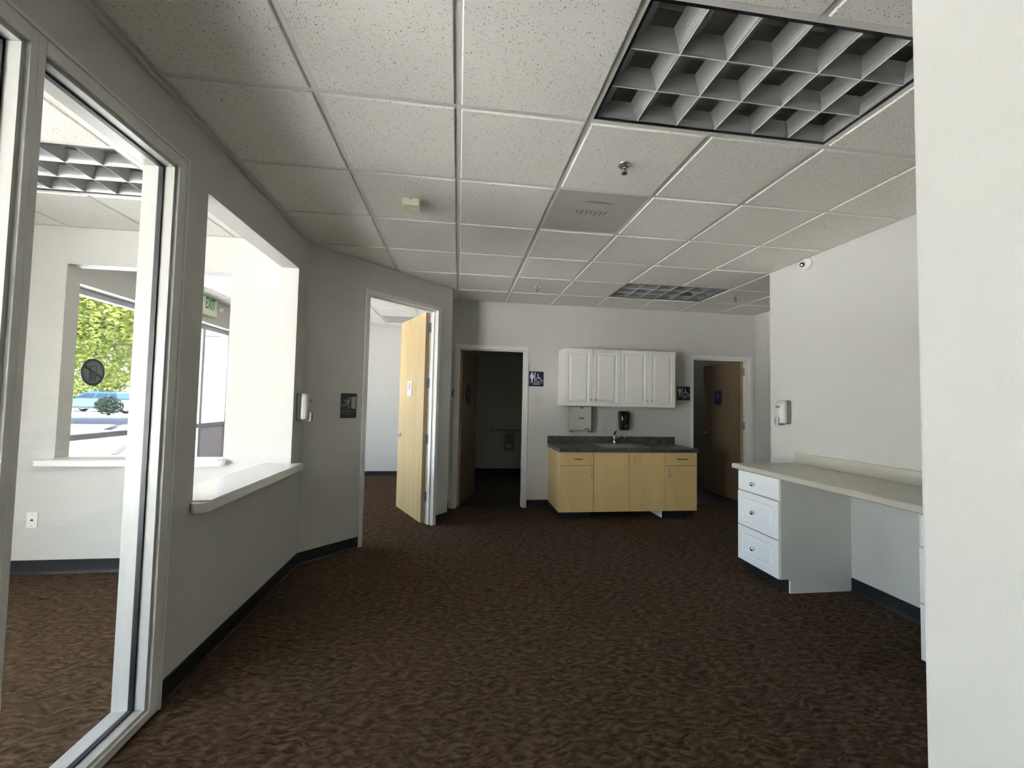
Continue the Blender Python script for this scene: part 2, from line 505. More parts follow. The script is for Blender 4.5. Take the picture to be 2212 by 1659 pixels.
def text_obj(name, body, size, mat, parent, loc, align='CENTER', shear=0.0, ext=0.0006, sx=1.0, bold=0.0):
    # flat lettering standing in the local XZ plane, facing -Y
    cu = bpy.data.curves.new(name, 'FONT')
    cu.body = body; cu.size = size; cu.align_x = align; cu.align_y = 'CENTER'; cu.shear = shear; cu.extrude = ext; cu.offset = bold
    tmp = bpy.data.objects.new(name + "_tmp", cu)
    COL.objects.link(tmp)
    dg = bpy.context.evaluated_depsgraph_get()
    me = bpy.data.meshes.new_from_object(tmp.evaluated_get(dg))
    bpy.data.objects.remove(tmp); bpy.data.curves.remove(cu)
    for q in me.vertices:
        x, y, z = q.co
        q.co = (x * sx, -z, y)
    me.materials.clear(); me.materials.append(MATS[mat])
    return link_mesh(name, me, parent, loc)
def disc(mb, cx, cz, r, y0, y1, n=24, rx=None):
    rx = rx or r
    mb.prism([(cx + rx * math.cos(2 * PI * k / n), cz + r * math.sin(2 * PI * k / n)) for k in range(n)], y0, y1)
def stroke(mb, pts, w, y0, y1):
    # thick polyline with round joints, in XZ
    for (a, b), (c, d) in zip(pts[:-1], pts[1:]):
        L = math.hypot(c - a, d - b)
        nx, nz = -(d - b) / L * w / 2, (c - a) / L * w / 2
        mb.prism([(a + nx, b + nz), (c + nx, d + nz), (c - nx, d - nz), (a - nx, b - nz)], y0, y1)
    for a, b in pts: disc(mb, a, b, w / 2, y0, y1, 10)
def rrect(x0, x1, z0, z1, r, n=5):
    P = []
    for cx, cz, a0 in ((x1 - r, z1 - r, 0), (x0 + r, z1 - r, 90), (x0 + r, z0 + r, 180), (x1 - r, z0 + r, 270)):
        for k in range(n + 1):
            a = math.radians(a0 + 90 * k / n)
            P.append((cx + r * math.cos(a), cz + r * math.sin(a)))
    return P

# ------------------------------------------------------------------ the setting
CEIL = 2.703
XL, YB, XR = -1.252, 3.577, 3.040        # corridor faces of the left, back and right walls
WT = 0.128                                # wall thickness
AX, AY = -1.254, 1.836                    # start of the angled wall
ALEN = 1.687                              # its length (45 degrees)
WTOP = 2.700

def wall(name, length, holes, loc, rotz, mat="wall_paint", thick=WT, label=None, top=WTOP, z0=0.0):
    # local X along the wall as seen from its front, front face at y=0 looking to -Y, body to +Y
    xs = sorted({0.0, length, *[h[0] for h in holes], *[h[1] for h in holes]})
    zs = sorted({z0, top, *[h[2] for h in holes], *[h[3] for h in holes]})
    xs = [x for x in xs if 0 <= x <= length]; zs = [z for z in zs if z0 <= z <= top]
    def solid(i, k):
        if i < 0 or k < 0 or i >= len(xs) - 1 or k >= len(zs) - 1: return False
        cx, cz = (xs[i] + xs[i + 1]) / 2, (zs[k] + zs[k + 1]) / 2
        return not any(h[0] < cx < h[1] and h[2] < cz < h[3] for h in holes)
    mb = MB()
    for i in range(len(xs) - 1):
        for k in range(len(zs) - 1):
            if not solid(i, k): continue
            a, b, c, d = xs[i], xs[i + 1], zs[k], zs[k + 1]
            mb.add([(a, 0, c), (b, 0, c), (b, 0, d), (a, 0, d)], [(0, 1, 2, 3)])
            mb.add([(a, thick, c), (b, thick, c), (b, thick, d), (a, thick, d)], [(3, 2, 1, 0)])
            if not solid(i - 1, k): mb.add([(a, 0, c), (a, 0, d), (a, thick, d), (a, thick, c)], [(0, 1, 2, 3)])
            if not solid(i + 1, k): mb.add([(b, 0, c), (b, thick, c), (b, thick, d), (b, 0, d)], [(0, 1, 2, 3)])
            if not solid(i, k - 1): mb.add([(a, 0, c), (a, thick, c), (b, thick, c), (b, 0, c)], [(0, 1, 2, 3)])
            if not solid(i, k + 1): mb.add([(a, 0, d), (b, 0, d), (b, thick, d), (a, thick, d)], [(0, 1, 2, 3)])
    bm = bmesh.new()
    vs = [bm.verts.new(p) for p in mb.v]
    for f in mb.f: bm.faces.new([vs[i] for i in f])
    bmesh.ops.remove_doubles(bm, verts=bm.verts, dist=1e-5)
    m2 = MB(); m2.from_bm(bm)
    o = m2.build(name, mat)
    o.location = loc; o.rotation_euler = (0, 0, rotz)
    return struct(o, label, "wall")

R90 = PI / 2
# floor slabs
fl = MB().box(-3.62, 4.40, -4.74, 5.94, -0.05, 0.0).box(-4.46, -3.62, -4.74, 1.95, -0.05, 0.0).build("floor", "carpet")
struct(fl, "brown mottled loop carpet running through all the rooms", "floor")
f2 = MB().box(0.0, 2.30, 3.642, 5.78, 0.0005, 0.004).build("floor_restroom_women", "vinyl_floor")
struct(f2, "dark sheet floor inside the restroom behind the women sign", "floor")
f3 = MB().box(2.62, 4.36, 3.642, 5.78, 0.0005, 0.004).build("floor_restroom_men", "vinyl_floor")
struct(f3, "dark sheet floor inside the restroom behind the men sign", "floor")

# left wall: local X = +y (seen from the corridor, rot +90); starts at y=-4.6
LY0 = -4.60
def ly(y): return y - LY0
WIN_Z1 = 2.415
holes = [(ly(-4.00), ly(-2.845), 0.035, WIN_Z1), (ly(-2.80), ly(-2.30), 0.035, WIN_Z1), (ly(-1.60), ly(-0.465), 0.035, WIN_Z1), (ly(-0.42), ly(0.19), 0.035, WIN_Z1), (ly(0.43), ly(1.635), 0.862, 2.412)]  # first two openings are unseen, added to let more daylight into the corridor
wall("wall_left", ly(AY), holes, (XL, LY0, 0), R90, label="grey-white painted wall with tall glazing and a pass-through opening")
# angled wall with the tall staff door
wall("wall_left_angled", ALEN, [(0.585, 1.475, 0, 2.40)], (AX, AY, 0), PI / 4, label="short angled wall with the tall maple door standing open")
BX, BY = AX + ALEN * S2, AY + ALEN * S2
wall("wall_left_return", YB - BY + 0.02, [], (BX, BY, 0), R90, thick=0.10, label="narrow return between the angled wall and the back wall")
# back wall: two restroom doors
BX0 = -0.12
wall("wall_back", 4.40 - BX0, [(0.022 - BX0, 0.913 - BX0, 0, 2.075), (3.275 - BX0, 4.165 - BX0, 0, 2.055)], (BX0, YB, 0), 0, mat="wall_paint_patched", label="back wall behind the sink cabinets with two restroom doorways")
# right wall beside the desk; local X = -y
wall("wall_right", 1.834 + 1.158, [], (XR, 1.834, 0), -R90, label="white wall above the built-in desk")
wall("wall_right_hall", YB + 4.73, [], (4.245, YB, 0), -R90, label="grey end wall of the side passage past the men sign")
# wing wall whose end cap fills the right edge of the picture
WX, WY0, WY1 = 0.871, -1.47, -1.158
wing = MB().box(WX, 4.245, WY0, WY1, 0, WTOP, 0.006).build("wall_right_wing", "wall_paint")
struct(wing, "pale end of a projecting wall along the right picture edge", "wall")
# reception back wall with the second pass-through: local X = +x from -3.36
RX0 = -3.36
QX0 = -4.20
wall("wall_reception_back", XL - WT - QX0 + 0.01, [(-3.05 - QX0, -1.845 - QX0, 0.868, 2.40)], (QX0, 1.83, 0), 0, thick=0.12, label="bright reception wall with a second pass-through opening")
# outer window wall: local X = +y (front faces +x)
OY0 = -4.60
def oy(y): return y - OY0
wall("wall_reception_outer", 1.95 + 4.73, [(0.33, 4.03, 0.06, 2.365)], (QX0, -4.73, 0), R90, thick=0.26, top=3.6, label="outer wall of the reception with a long window")
OY0 = 1.95
wall("wall_outer_left", oy(5.94), [(oy(2.05), oy(5.05), 0.06, 2.365)], (RX0, OY0, 0), R90, thick=0.26, top=3.6, label="outer wall of the waiting room with a long storefront window")
wall("wall_waiting_back", 0.0 - RX0 + 0.1, [], (RX0, 5.81, 0), 0, label="pale far wall of the waiting room seen through the open staff door")
wall("wall_waiting_right", 5.81 - 3.577 - WT, [], (-0.10, 5.81, 0), -R90, thick=0.08, label="side wall of the waiting room behind the open staff door")
wall("wall_rear", 4.373 - QX0, [], (4.373, -4.60, 0), PI, label="wall behind the viewer")
# restrooms
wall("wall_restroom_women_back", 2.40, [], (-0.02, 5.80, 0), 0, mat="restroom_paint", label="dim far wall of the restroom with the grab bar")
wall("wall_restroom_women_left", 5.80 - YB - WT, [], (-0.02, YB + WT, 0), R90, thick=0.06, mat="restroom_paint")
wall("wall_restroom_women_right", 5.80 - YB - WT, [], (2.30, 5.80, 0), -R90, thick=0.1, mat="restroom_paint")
wall("wall_restroom_men_back", 2.0, [], (2.45, 5.80, 0), 0, mat="restroom_paint_shaded")
wall("wall_restroom_men_left", 5.80 - YB - WT, [], (2.62, YB + WT, 0), R90, thick=0.1, mat="restroom_paint_shaded")
wall("wall_restroom_men_right", 5.80 - YB - WT, [], (4.36, 5.80, 0), -R90, thick=0.1, mat="restroom_paint_shaded")

# baseboards: black rubber cove base, 10 cm
def base(name, p0, p1, label=None, h=0.1016, t=0.006):
    L = math.hypot(p1[0] - p0[0], p1[1] - p0[1])
    a = math.atan2(p1[1] - p0[1], p1[0] - p0[0])
    mb = MB().prism([(0, 0), (-0.014, 0), (-0.013, 0.004), (-t - 0.001, 0.014), (-t, 0.02), (-t, h - 0.003), (-t + 0.003, h), (0, h)], 0, L, 'x')
    o = mb.build(name, "black_base"); o.location = (p0[0], p0[1], 0); o.rotation_euler = (0, 0, a)
    return struct(o, label, "baseboard")
def apt(s): return (AX + s * S2, AY + s * S2)
base("baseboard_left", (XL, 0.246), (XL, AY), "black rubber base below the pass-through shelf")
base("baseboard_left_angled", (AX, AY), apt(0.556), "black rubber base under the running-figure sign")
base("baseboard_left_return", apt(1.512), (BX, BY), "short black rubber base right of the staff door")
base("baseboard_left_corner", (BX, BY), (BX, YB), "black rubber base in the narrow corner")
base("baseboard_back", (0.955, YB), (1.239, YB), "black rubber base between women restroom and sink cabinets")
base("baseboard_right", (XR, 1.018), (XR, 0.062), "black rubber base in the knee space below the desk")
base("baseboard_right_hall", (4.245, YB), (4.245, 1.0), "black rubber base in the side passage")
base("baseboard_right_wing", (WX, WY1), (WX, WY0), "black rubber base round the projecting wall end")
base("baseboard_reception", (QX0, 1.83), (XL - WT, 1.83), "black rubber base along the bright reception wall")
base("baseboard_waiting", (RX0, 5.81), (-0.18, 5.81), "black rubber base on the far waiting room wall")
base("baseboard_restroom", (-0.02, 5.80), (2.30, 5.80), "tall dark base along the restroom wall", h=0.15)

# ceiling: tegular tiles in a 61 cm grid, one object each
G = 0.6096
ceil = MB().box(-3.62, 4.40, -4.73, 5.94, 2.98, 3.05).box(-4.46, -3.62, -4.73, 1.95, 2.98, 3.05).build("ceiling", "housing")
struct(ceil, "suspended ceiling of white fissured tiles in a metal grid", "ceiling")
tile_mb = MB()
hs, hl = 0.302, 0.288
tv = []
for hw, z in ((hs, 0.016), (hs, 0.0), (hl + 0.002, 0.0), (hl + 0.001, -0.005), (hl - 0.003, -0.008)):
    tv += [(-hw, -hw, z), (hw, -hw, z), (hw, hw, z), (-hw, hw, z)]
tf = [(0, 1, 2, 3), (16, 17, 18, 19)]
for i in range(4):
    for k in range(4):
        tf.append((i * 4 + k, i * 4 + (k + 1) % 4, i * 4 + 4 + (k + 1) % 4, i * 4 + 4 + k))
tile_mb.add(tv, tf)
tile_me = tile_mb.mesh("ceiling_tile", "ceiling_tile")
FZ = 2.7045
skip = {(1, -1), (2, -1), (3, 4), (4, 4), (-5, 1), (-4, 1), (1, 1), (-2, 8)}
for i in range(-8, 7):
    for j in range(-8, 10):
        if (i, j) in skip or (i < -6 and j > 2): continue
        link_mesh("ceiling_tile", tile_me, ceil, ((i + 0.5) * G, (j + 0.5) * G, FZ + rnd.uniform(-0.0006, 0.0006)))
run_me = MB().box(-0.012, 0.012, -4.68, 5.92, FZ - 0.0015, FZ - 0.0001).box(-0.001, 0.001, -4.68, 5.92, FZ, FZ + 0.03).mesh("main_runner", "tee_white")
def runner(i, y0, y1):
    m = MB().box(-0.012, 0.012, y0, y1, FZ - 0.0015, FZ - 0.0001).box(-0.001, 0.001, y0, y1, FZ, FZ + 0.03)
    m.build("main_runner", "tee_white", ceil).location = (i * G, 0, 0)
cuts = {2: (-G, 0.0), 4: (4 * G, 5 * G), -4: (G, 2 * G)}
for i in range(-5, 7):
    if i in cuts:
        runner(i, -4.68, cuts[i][0] + 0.012); runner(i, cuts[i][1] - 0.012, 5.92)
    else:
        link_mesh("main_runner", run_me, ceil, (i * G, 0, 0))
run2_me = MB().box(-0.012, 0.012, -4.68, 1.90, FZ - 0.0015, FZ - 0.0001).mesh("main_runner", "tee_white")
for i in range(-7, -5):
    link_mesh("main_runner", run2_me, ceil, (i * G, 0, 0))
ct_me = MB().box(-3.60, 4.38, -0.012, 0.012, FZ - 0.0012, FZ + 0.0002).mesh("cross_tee", "tee_white")
ct2_me = MB().box(-4.44, 4.38, -0.012, 0.012, FZ - 0.0012, FZ + 0.0002).mesh("cross_tee", "tee_white")
for j in range(-7, 10):
    link_mesh("cross_tee", ct2_me if j < 4 else ct_me, ceil, (0, j * G, 0))

def angle_trim(name, p0, p1, label):
    L = math.hypot(p1[0] - p0[0], p1[1] - p0[1]); a = math.atan2(p1[1] - p0[1], p1[0] - p0[0])
    mb = MB().box(0, L, -0.022, 0, 2.6945, 2.6958).box(0, L, -0.0015, 0, 2.6945, 2.716)
    o = mb.build(name, "tee_white"); o.location = (p0[0], p0[1], 0); o.rotation_euler = (0, 0, a)
    return struct(o, label, "trim")
angle_trim("trim_1", (XL, -4.6), (XL, AY), "wall angle of the ceiling grid along the glazed wall")
angle_trim("trim_2", (AX, AY), (BX, BY), "wall angle of the ceiling grid along the angled wall")
angle_trim("trim_3", (BX0, YB), (4.245, YB), "wall angle of the ceiling grid along the back wall")
angle_trim("trim_4", (XR, 1.834), (XR, WY1), "wall angle of the ceiling grid above the desk wall")
angle_trim("trim_5", (QX0, 1.83), (XL - WT, 1.83), "wall angle of the ceiling grid in reception")
angle_trim("trim_6", (RX0, 5.81), (-0.18, 5.81), "wall angle of the ceiling grid in the waiting room")
angle_trim("trim_7", (XL - WT, AY), (XL - WT, -4.6), "wall angle of the ceiling grid on the reception side of the glazing")
angle_trim("trim_8", (RX0, 1.95), (RX0, 5.81), "wall angle of the ceiling grid above the storefront window")

# ------------------------------------------------------------------ corridor glazing (window_1)
w1 = sroot("window_1", "floor-to-head interior glazing in a painted frame between corridor and reception", "window", (XL, 0, 0), R90)
# local X = +y, front -Y = corridor
def ring(mb, x0, x1, z0, z1, w, y0, y1, bottom=True):
    mb.box(x0, x0 + w, y0, y1, z0, z1); mb.box(x1 - w, x1, y0, y1, z0, z1)
    mb.box(x0 + w, x1 - w, y0, y1, z1 - w, z1)
    if bottom: mb.box(x0 + w, x1 - w, y0, y1, z0, z0 + w)
for k, (a, b) in enumerate(((-4.00, -2.845), (-2.80, -2.30), (-1.60, -0.465), (-0.42, 0.19))):  # the first two lites are unseen additions that brighten the corridor
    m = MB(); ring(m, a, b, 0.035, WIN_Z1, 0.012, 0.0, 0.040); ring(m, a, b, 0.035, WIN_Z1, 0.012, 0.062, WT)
    jl = m.build("jamb_lining", "frame_white_shaded", w1)
    m = MB(); ring(m, a + 0.002, b - 0.002, 0.037, WIN_Z1 - 0.002, 0.016, 0.041, 0.061)
    m.build("gasket", "gasket", w1)
    MB().box(a + 0.014, b - 0.014, 0.048, 0.054, 0.049, WIN_Z1 - 0.014).build("pane", "glass", w1)
    # casing with a stepped profile on the corridor face
    for (x0, x1, nm) in ((a - 0.0225 if k in (1, 3) else a - 0.05, a, "casing_jamb"), (b, b + (0.05 if k in (1, 3) else 0.0225), "casing_jamb")):
        MB().box(x0, x1, -0.014, -0.0005, 0.0, WIN_Z1 + 0.048, 0.002).build(nm, "trim_paint", w1)
    MB().box(a, b, -0.014, -0.0005, WIN_Z1, WIN_Z1 + 0.048, 0.002).build("casing_head", "trim_paint", w1)
    MB().box(a, b, -0.014, -0.0005, 0.001, 0.035, 0.002).build("casing_sill", "trim_paint", w1)
MB().box(0.240, 0.252, -0.020, -0.0005, 0.0, WIN_Z1 + 0.060, 0.002).build("casing_band", "trim_paint", w1)
MB().box(-4.06, 0.240, -0.020, -0.0005, WIN_Z1 + 0.048, WIN_Z1 + 0.060, 0.002).build("casing_band", "trim_paint", w1)

# no-phone sticker on the glass (back seen through the pane): circle of 10 cm
st = thing("no_phone_sticker", "round dark no-phone sticker on the corridor glass in front of the tree", "sticker", (XL - 0.0475, -0.112, 1.462), R90)
m = MB(); disc(m, 0, 0, 0.050, -0.0002, 0.0, 40); m.build("disc", "film_grey", st)
m = MB()
n = 40
for k in range(n):
    a0, a1 = 2 * PI * k / n, 2 * PI * (k + 1) / n
    m.prism([(0.050 * math.cos(a0), 0.050 * math.sin(a0)), (0.050 * math.cos(a1), 0.050 * math.sin(a1)), (0.0405 * math.cos(a1), 0.0405 * math.sin(a1)), (0.0405 * math.cos(a0), 0.0405 * math.sin(a0))], -0.0008, -0.0003)
m.build("ring", "film_dark", st)
m = MB(); stroke(m, [(-0.036, 0.020), (0.036, -0.017)], 0.008, -0.0009, -0.0004); m.build("slash", "film_dark", st)
m = MB()
stroke(m, [(-0.014, -0.030), (-0.012, 0.022), (0.014, 0.022), (0.012, -0.030), (-0.014, -0.030)], 0.0028, -0.0009, -0.0004)
for r_ in range(4):
    m.box(-0.011, 0.010, -0.0009, -0.0004, -0.026 + r_ * 0.0065, -0.0225 + r_ * 0.0065)
m.build("phone_symbol", "film_dark", st)

# ------------------------------------------------------------------ storefront windows
def storefront(name, y0, y1, mull, label, solid=(), loc=(RX0, 0, 0), rotz=R90, low=True, gl="glass"):
    w = sroot(name, label, "window", loc, rotz)
    d0, d1 = 0.13, 0.20
    z0, z1 = 0.065, 2.360
    MB().box(y0, y1, d0, d1, z1 - 0.055, z1, 0.004).build("head_rail", "window_metal", w)
    if low: MB().box(y0, y1, d0, d1, z0, z0 + 0.06, 0.004).build("bottom_rail", "window_metal", w)
    ys = [y0 + 0.025] + list(mull) + [y1 - 0.025]
    for q in ys:
        MB().box(q - 0.025, q + 0.025, d0 - 0.004, d1 + 0.004, z0 + 0.06 if low else 0.935, z1 - 0.055, 0.004).build("mullion", "window_metal", w)
    for a, b in zip(ys[:-1], ys[1:]):
        MB().box(a + 0.025, b - 0.025, d0, d1, 0.935, 0.99, 0.004).build("transom", "window_metal", w)
        MB().box(a + 0.025, b - 0.025, 0.160, 0.166, 0.99, z1 - 0.055).build("pane", gl, w)
        if not low: continue
        if any(abs(a - s) < 0.1 for s in solid):
            MB().box(a + 0.025, b - 0.025, 0.150, 0.175, z0 + 0.06, 0.935).build("spandrel_panel", "spandrel", w)
        else:
            MB().box(a + 0.025, b - 0.025, 0.160, 0.166, z0 + 0.06, 0.935).build("pane", gl, w)
    return w
storefront("window_2", 2.05, 5.05, [4.40], "long aluminium storefront window of the waiting room with a mid rail", solid=[4.40], gl="tinted_glass")
storefront("window_3", -4.40, -0.70, [-3.17, -1.93], "aluminium storefront window beside the reception", loc=(QX0, 0, 0))

# ------------------------------------------------------------------ doors
def hinge(parent, x, y, z, rot):
    h = link_mesh("hinge", hinge_me, parent, (x, y, z), rot)
    return h
hm = MB().rev([(0.0, -0.058), (0.005, -0.058), (0.007, -0.055), (0.007, 0.055), (0.005, 0.058), (0.0, 0.058)], n=10)
hm.box(-0.034, 0.0, -0.0015, 0.0015, -0.054, 0.054).box(0.0, 0.0015, -0.034, 0.0, -0.054, 0.054)
hinge_me = hm.mesh("hinge", "hinge_steel")

def make_door(name, label, loc, rotz, x0, x1, h, leaf_from, ang, mat_leaf, mat_edge, cw, hinges, lever_s, lever_z, mat_frame="door_frame_white_lit", leaf_gap=0.010):
    d = sroot(name, label, "door", loc, rotz)
    T = WT
    f = MB()
    f.box(x0 - 0.012, x0, 0.0, T, 0, h); f.box(x1, x1 + 0.012, 0.0, T, 0, h); f.box(x0 - 0.012, x1 + 0.012, 0.0, T, h, h + 0.012)
    f.build("jamb_lining", mat_frame, d)
    sw, sy0, sy1 = 0.014, 0.045, T - 0.050      # door stop
    f = MB(); f.box(x0, x0 + sw, sy0, sy1, 0, h - sw); f.box(x1 - sw, x1, sy0, sy1, 0, h - sw); f.box(x0, x1, sy0, sy1, h - sw, h)
    f.build("door_stop", mat_frame, d)
    for side in (-1, 1):
        ya, yb = (-0.013, -0.0005) if side < 0 else (T + 0.0005, T + 0.013)
        c = MB()
        c.box(x0 - cw, x0 - 0.001, ya, yb, 0, h + 0.001, 0.0025); c.box(x1 + 0.001, x1 + cw, ya, yb, 0, h + 0.001, 0.0025)
        c.box(x0 - cw, x1 + cw, ya, yb, h + 0.001, h + cw, 0.0025)
        c.build("casing", "trim_paint" if side < 0 else mat_frame, d)
    # leaf: pivot on the far face of the wall
    px = x0 + 0.005 if leaf_from == 'L' else x1 - 0.005
    W = x1 - x0 - 0.012
    piv = bpy.data.objects.new("door_leaf", None); piv.empty_display_size = 0.05
    sgn = 1 if leaf_from == 'L' else -1
    m = MB().box(0.001, W, -0.0435, -0.0005, 0.010, h - 0.008)
    leaf = m.build("door_leaf", mat_leaf, d)
    bpy.data.objects.remove(piv)
    if sgn < 0:
        for q in leaf.data.vertices: q.co.x = -q.co.x
        leaf.data.flip_normals()
    leaf.location = (px, T, 0); leaf.rotation_euler = (0, 0, ang)
    e = MB().box(0.0, 0.0012, -0.0435, -0.0005, 0.010, h - 0.008)
    eo = e.build("leaf_edge", mat_edge, leaf)
    if sgn < 0:
        for q in eo.data.vertices: q.co.x = -q.co.x
        eo.data.flip_normals()
    for hz in hinges:
        hb = MB()
        hb.rev([(0.0, -0.058), (0.005, -0.058), (0.0075, -0.055), (0.0075, 0.055), (0.005, 0.058), (0.0, 0.058)], c=(px, T + 0.006, hz), n=10)
        if sgn > 0: hb.box(px - 0.0045, px - 0.0030, T - 0.036, T + 0.004, hz - 0.054, hz + 0.054)
        else: hb.box(px + 0.0030, px + 0.0045, T - 0.036, T + 0.004, hz - 0.054, hz + 0.054)
        hb.build("hinge", "hinge_steel", d)
        hl_ = MB().box(-0.0016, -0.0002, -0.040, 0.002, hz - 0.054, hz + 0.054)
        for zz in (-0.035, 0.0, 0.035):
            hl_.rev([(0.0, -0.0026), (0.003, -0.0026), (0.003, -0.0010)], c=(0, -0.020 + (0.008 if zz else -0.008), hz + zz), axis='x', n=8)
        lo = hl_.build("hinge_plate", "hinge_steel", leaf)
        if sgn < 0:
            for q in lo.data.vertices: q.co.x = -q.co.x
            lo.data.flip_normals()
    # lever set on both faces
    for fy, s in ((-0.0435, -1), (-0.0005, 1)):
        lv = MB()
        lv.rev([(0.0, 0.0), (0.032, 0.0), (0.032, 0.006), (0.026, 0.010), (0.011, 0.012), (0.011, 0.045), (0.0, 0.045)], axis='y', n=20)
        lv.tube([(0, 0.046, 0), (-0.02, 0.050, 0.001), (-0.07, 0.052, 0.0), (-0.115, 0.048, -0.003)], [0.010, 0.0095, 0.0085, 0.007], 10)
        lo = lv.build("lever", "nickel", leaf)
        if s < 0:
            for q in lo.data.vertices: q.co.y = -q.co.y
            lo.data.flip_normals()
        if sgn < 0:
            for q in lo.data.vertices: q.co.x = -q.co.x
            lo.data.flip_normals()
        lo.location = (sgn * lever_s, fy, lever_z)
    return d, leaf, sgn
d1, leaf1, sg1 = make_door("door_1", "tall maple door swung open into the bright waiting room", (AX, AY, 0), PI / 4, 0.600, 1.465, 2.388, 'R', -math.radians(109),
                      "maple_door", "maple_edge", 0.044, (2.21, 1.575, 0.94, 0.30), 0.80, 0.935)
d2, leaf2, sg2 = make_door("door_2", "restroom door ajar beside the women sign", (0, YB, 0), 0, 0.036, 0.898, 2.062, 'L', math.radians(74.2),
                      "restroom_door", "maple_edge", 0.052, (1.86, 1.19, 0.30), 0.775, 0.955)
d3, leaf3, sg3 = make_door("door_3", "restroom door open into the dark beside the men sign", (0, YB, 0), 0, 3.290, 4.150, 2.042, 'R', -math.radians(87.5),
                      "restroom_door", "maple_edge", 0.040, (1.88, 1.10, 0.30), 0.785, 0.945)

# ------------------------------------------------------------------ ledges of the two pass-throughs
def ledge(name, label, x0, x1, y0, y1, z0, z1, loc, rotz, r=0.06):
    # rounded front corners; local X along wall, front -Y
    n = 8
    P = [(x0, y1), (x0, y0 + r)]
    P += [(x0 + r - r * math.cos(PI / 2 * k / n), y0 + r - r * math.sin(PI / 2 * k / n)) for k in range(1, n)]
    P += [(x0 + r, y0), (x1 - r, y0)]
    P += [(x1 - r + r * math.sin(PI / 2 * k / n), y0 + r - r * math.cos(PI / 2 * k / n)) for k in range(1, n)]
    P += [(x1, y0 + r), (x1, y1)]
    return P
p1 = thing("pass_through_ledge", "white rounded ledge of the near pass-through opening in the corridor wall", "ledge", (XL, 0, 0), R90)
def ledge_mesh(x0, x1, y0, y1, z0, z1, r):
    n = 8; P = []
    for cx, cy, a0 in ((x1 - r, y1 - r, 0), (x0 + r, y1 - r, 90), (x0 + r, y0 + r, 180), (x1 - r, y0 + r, 270)):
        for k in range(n + 1):
            a = math.radians(a0 + 90 * k / n); P.append((cx + r * math.cos(a), cy + r * math.sin(a)))
    return MB().prism(P, z0, z1, 'z')
ledge_mesh(0.385, 1.70, -0.085, -0.001, 0.815, 0.860, 0.045).build("front_board", "shelf_white", p1)
ledge_mesh(0.385, 1.70, WT + 0.001, WT + 0.085, 0.815, 0.860, 0.045).build("rear_board", "shelf_white", p1)
MB().box(0.432, 1.633, -0.0008, WT + 0.0008, 0.8622, 0.8660).box(0.432, 1.633, -0.08, 0.0, 0.860, 0.866).box(0.432, 1.633, WT, WT + 0.08, 0.860, 0.866).build("top_sheet", "shelf_white", p1)
p2 = thing("pass_through_ledge", "white rounded ledge of the far pass-through toward the waiting room", "ledge", (0, 1.83, 0), 0)
ledge_mesh(-3.145, -1.800, -0.085, -0.001, 0.825, 0.867, 0.045).build("front_board", "shelf_white", p2)
MB().box(-3.048, -1.847, -0.08, 0.12, 0.868, 0.872).build("top_sheet", "shelf_white", p2)

